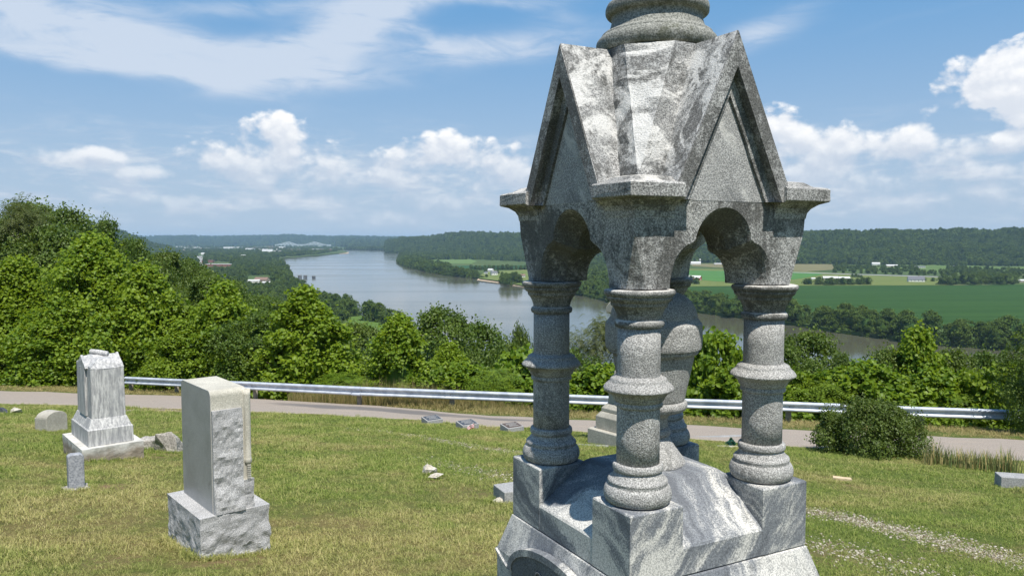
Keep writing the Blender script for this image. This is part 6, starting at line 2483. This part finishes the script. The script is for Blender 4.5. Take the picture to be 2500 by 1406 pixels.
building('red_barn', 'red barn with a white roof in the bright field seen through the arch', 1696, 684, 26, 15, 5.5, 4.2, R(-30), M_RWALL, M_WROOF, 0, True, None, 'barn')
building('long_barn', 'longer pale-roofed barn behind the low grove', 2027, 684, 30, 17, 5, 3.2, R(-12), M_TWALL, M_WROOF, 0, True, None, 'barn')
building('long_barn', 'pale-roofed barn right of the longer one behind the low grove', 2060, 684.5, 22, 15, 5, 2.8, R(-8), M_TWALL, M_WROOF, 0, True, None, 'barn')
building('farmhouse', 'white house with a big dark grey roof on the lawn right of the barns', 2236, 688, 30, 14, 5, 6.0, R(-14), M_WWALL, M_GROOF, 4, True, None, 'house', chimney=True)
building('small_shed', 'small white shed left of the longer barn', 1985, 682.5, 8, 5, 2.6, 1.4, 0, M_WWALL, M_WROOF, 0, False, None, 'shed')
building('white_barn', 'long white barn beside a silo at the foot of the ridge', 1698, 646, 34, 16, 6, 4, R(-8), M_WWALL, M_WROOF, 0, True, None, 'barn')
p_ = on_z(1709, 645, ZL)
si = empty('silo', (p_.x, p_.y, ZL), 0, 'white round silo beside the long white barn', 'silo')
bm = bmesh.new()
add_lathe(bm, [(3.4, -.5), (3.4, 15), (3.5, 15.1)], 20)
link('tower', mesh_bm('tower', bm, True), M_WWALL, si)
bm = bmesh.new()
add_lathe(bm, smooth_prof([(3.5, 15.1, 1), (3.0, 16.6), (1.6, 17.8), (.01, 18.2)], 3), 20)
link('dome', mesh_bm('dome', bm, True), M_WROOF, si)
building('grey_barn', 'low grey-white barn by the trees seen at the right of the arch', 1757, 647, 36, 12, 4, 2, R(-4), M_TWALL, M_WROOF, 0, True, None, 'barn')
building('farm_shed', 'white-roofed shed at the forest edge beside the right column', 1953, 644, 26, 12, 4, 2.5, R(5), M_WWALL, M_WROOF, 0, True, None, 'shed')
building('farm_building', 'white-roofed farm building before the ridge with a brown yard', 2138, 647, 24, 15, 5, 3.5, R(-15), M_WWALL, M_WROOF, 0, True, None, 'barn')
building('farm_building', 'long tan farm building right of the one with the brown yard', 2177, 652, 34, 14, 4.5, 3, R(-6), M_TWALL, M_WROOF, 0, True, None, 'barn')
building('white_house', 'low white house in the pasture under the ridge', 2245, 654, 30, 10, 3.4, 2.2, R(-3), M_WWALL, M_GROOF, 5, False, None, 'house')
building('field_house', 'small grey-roofed house in the pasture at the forest edge', 2335, 653, 22, 10, 3.4, 2.4, R(10), M_TWALL, M_GROOF, 3, False, None, 'house')
building('farm_shed', 'long pale shed at the right picture edge beyond the dark field', 2488, 689, 34, 12, 3.5, 2.0, R(-4), M_TWALL, M_WROOF, 0, True, None, 'shed')
building('river_house', 'white two-storey house nearest the water on the far bank', 1206, 672, 15, 10, 6.5, 3.5, R(20), M_WWALL, M_GROOF, 3, True, None, 'house', chimney=True)
building('river_house', 'white house with pale roof behind the nearest riverside house', 1198, 664, 14, 9, 5.5, 3.2, R(-30), M_WWALL, M_WROOF, 3, True, None, 'house')
building('river_house', 'small white outbuilding left of the riverside houses', 1186, 669, 8, 7, 4, 2.4, R(60), M_WWALL, M_GROOF, 1, True, None, 'shed')
building('river_house', 'wide brown-roofed house beside the left column', 1270, 677, 22, 11, 4, 3.2, R(5), M_WWALL, M_BROOF, 4, True, None, 'house')
for (px_, py_, l_, w_, h_, lab) in ((1089, 624, 22, 10, 4, 'white building in the trees at the foot of the wooded hill, left of its pair'), (1071, 622, 12, 9, 4, 'small white house in the trees left of the white building'), (1205, 627, 14, 9, 5, 'white house among the trees under the hill, left of the column'), (1228, 629, 10, 8, 5, 'tiny white house nearest the left column under the hill')):
    building('hillfoot_house', lab, px_, py_, l_, w_, h_, 2.6, R(random.uniform(-30, 30)), M_WWALL, M_WROOF, 2, False, None, 'house')
# near shore and town
building('shore_house', 'long white building at the near shore, left of the brown-roofed one', 618, 690, 26, 12, 4, 2, R(8), M_WWALL, M_WROOF, 4, True, None, 'house')
building('shore_house', 'brown-roofed building on the near shore among trees', 640, 689, 28, 15, 5, 5, R(-12), M_TWALL, M_BROOF, 4, True, None, 'house')
building('shore_house', 'white-walled building right of the brown-roofed one on the near shore', 655, 696, 22, 12, 4.5, 2, R(-20), M_WWALL, M_WROOF, 3, True, None, 'house')
building('shore_house', 'small white house on the near shore above the brown roof', 643, 662, 10, 8, 4, 2.4, R(30), M_WWALL, M_WROOF, 1, False, None, 'house')
building('shore_house', 'small white house near the wooded headland', 659, 666, 14, 8, 4, 2.4, R(-30), M_WWALL, M_GROOF, 2, False, None, 'house')
building('brick_building', 'long red brick building beside the straight street', 540, 651, 95, 26, 8, 0, R(-6), M_BRICK, M_WROOF, 12, True, None, 'building')
building('brick_building', 'shorter brick building behind the long one', 508, 641, 40, 22, 9, 0, R(4), M_BRICK, M_BROOF, 5, True, None, 'building')
building('church', 'bright white gabled building in the town trees', 596, 631, 36, 22, 9, 7, R(-20), M_WWALL, M_WROOF, 3, True, None, 'building')
rs = random.Random(9)
TB = [(497, 622), (512, 628), (520, 633), (478, 633), (430, 629), (463, 607.5), (480, 608.5), (500, 608), (530, 608.5), (560, 607.3), (585, 606.5), (470, 603), (522, 598.6), (600, 606.6), (628, 607), (640, 599.5), (652, 605.4), (668, 607.4), (655, 617), (678, 617), (690, 610.5), (650, 614), (702, 611), (720, 612.3), (750, 612.6), (770, 612.3), (795, 612.6), (690, 606.2), (636, 611.5), (660, 601.5), (610, 612.5), (1060, 607.5), (940, 604), (1000, 605.5), (455, 613), (440, 605)]
for i, (a_, b_) in enumerate(TB):
    big_ = b_ < 620
    building('town_building', 'pale-roofed town building among the trees near the bridge' if b_ < 620 else 'pale house among the trees near the straight street', a_, b_, rs.uniform(50, 110) if big_ else rs.uniform(18, 34), rs.uniform(30, 55) if big_ else rs.uniform(10, 16), rs.uniform(9, 15) if big_ else rs.uniform(6, 9), 0 if i % 3 else 4, R(rs.uniform(-20, 20)), (M_WWALL, M_TWALL, M_BRICK)[i % 3 if i % 5 else 0], M_WROOF, 0, False,
             'pale-roofed buildings near the bridge' if b_ < 620 else 'pale houses near the straight street', 'building')

# mooring cells in the river
for i, (px_, w_) in enumerate(((732, 8.5), (745.5, 8.5), (766, 7.5))):
    p_ = on_z(px_, 679, ZW)
    o = empty('mooring_cell', (p_.x, p_.y, ZW), .2 * i, ('squat dark concrete mooring cell nearest the left shore', 'middle squat dark mooring cell in the river', 'outermost lower dark mooring cell in the river')[i], 'pier')
    bm = bmesh.new()
    for sx in (-1, 0, 1):
        add_lathe(bm, [(1.1, -2), (1.1, 5.2)], 10, (sx * w_ * .36, 0))
    link('piles', mesh_bm('piles', bm), M_DARKST, o)
    bm = bmesh.new()
    add_box(bm, -w_ / 2, w_ / 2, -2.2, 2.2, 5.2 if i < 2 else 4.2, 6.8 if i < 2 else 5.2)
    link('cap', mesh_bm('cap', bm), flat('cell_concrete' + str(i), (.20, .19, .17), .9), o)
    bm = bmesh.new()
    add_box(bm, -w_ / 2, w_ / 2, -2.0, 2.0, 1.6, 2.6)
    link('lower_beam', mesh_bm('lower_beam', bm), flat('cell_beam' + str(i), (.14, .13, .12), .9), o)

# the steel truss bridge in the distance
BD = 9300.0
A_ = at_depth(672, 600, BD)
B_ = at_depth(808, 600, BD)
zd = at_depth(740, 600, BD).z
Lb = (B_ - A_).length
br = empty('truss_bridge', (A_.x, A_.y, ZW), 0, 'long pale steel cantilever truss bridge with two peaked towers', 'bridge')
M_BR = flat('pale_bridge_paint', (0.55, 0.60, 0.60), .5, .05, .01)


def px2m(v):
    return v * BD / FPX


def top_at(px_):
    return np.interp(px_, [672, 684, 704, 724, 746, 768, 790, 808], [598, 596, 590.5, 597, 597, 590.5, 597, 598])


def bar(bm, p, q, t):
    d = Vector(q) - Vector(p)
    if d.length < .1:
        return
    n1 = d.normalized().cross(Vector((0, 1, 0))).normalized() * t
    n2 = Vector((0, 1, 0)) * t
    add_loft(bm, [[Vector(c_) + n1 + n2, Vector(c_) + n1 - n2, Vector(c_) - n1 - n2, Vector(c_) - n1 + n2] for c_ in (p, q)])


zdk = zd - ZW
bm = bmesh.new()
add_box(bm, 0, B_.x - A_.x, -9, 9, zdk - 5, zdk)
link('deck', mesh_bm('deck', bm), M_BR, br)
xs_b = np.linspace(0, B_.x - A_.x, 34)
for sy in (-8, 8):
    bm = bmesh.new()
    prev = None
    for i, xb in enumerate(xs_b):
        pxx = 672 + 136 * xb / (B_.x - A_.x)
        zt_ = at_depth(pxx, top_at(pxx), BD).z - ZW
        cur = (xb, sy, zt_)
        bar(bm, (xb, sy, zdk), cur, 1.5)
        if prev:
            bar(bm, prev, cur, 3.0)
            bar(bm, (prev[0], sy, zdk), cur, 1.5) if i % 2 else bar(bm, prev, (xb, sy, zdk), 1.5)
        prev = cur
    link('truss', mesh_bm('truss', bm), M_BR, br)
for pxx in (676, 704, 738, 768, 800):
    bm = bmesh.new()
    xb = (pxx - 672) / 136 * (B_.x - A_.x)
    add_loft(bm, [sq(7, 10, -3, xb, 0), sq(5, 9, zdk - 5, xb, 0)])
    link('pier', mesh_bm('pier', bm), M_BR, br)

# ------------------------------------------------------------------ the air
m_, n_ = newmat('summer_haze')
pv = n_.add('ShaderNodeVolumePrincipled', None, Color=(0.50, 0.75, 1.0), Density=4.6e-5, Anisotropy=0.0)
o_ = n_.add('ShaderNodeOutputMaterial')
n_.t.links.new(pv.outputs[0], o_.inputs['Volume'])
bm = bmesh.new()
add_box(bm, -31000, 31000, -60, 31500, ZW - 6.5, 75)
hz_ = link('haze', mesh_bm('haze', bm), m_)
tag(hz_, 'thin summer haze filling the valley', kind='stuff')
# where several look alike, say which one by its order in the view
ORD = ('first second third fourth fifth sixth seventh eighth ninth tenth eleventh twelfth thirteenth fourteenth fifteenth sixteenth seventeenth eighteenth nineteenth twentieth '
       'twenty-first twenty-second twenty-third twenty-fourth twenty-fifth twenty-sixth twenty-seventh twenty-eighth twenty-ninth thirtieth thirty-first thirty-second thirty-third thirty-fourth').split()
same = {}
for o in scene.objects:
    if o.get('category') and o.get('label'):
        same.setdefault(o['label'], []).append(o)
for lab, lst in same.items():
    if 1 < len(lst) <= len(ORD):
        lst.sort(key=lambda q: to_px(q.location.x, max(q.location.y, 1.0), q.location.z)[0])
        if len(lab.split()) <= 12:
            for k, o in enumerate(lst):
                o['label'] = ORD[k] + ' from the left, ' + lab
print('objects', len(scene.objects), 'verts', sum(len(m.vertices) for m in bpy.data.meshes))
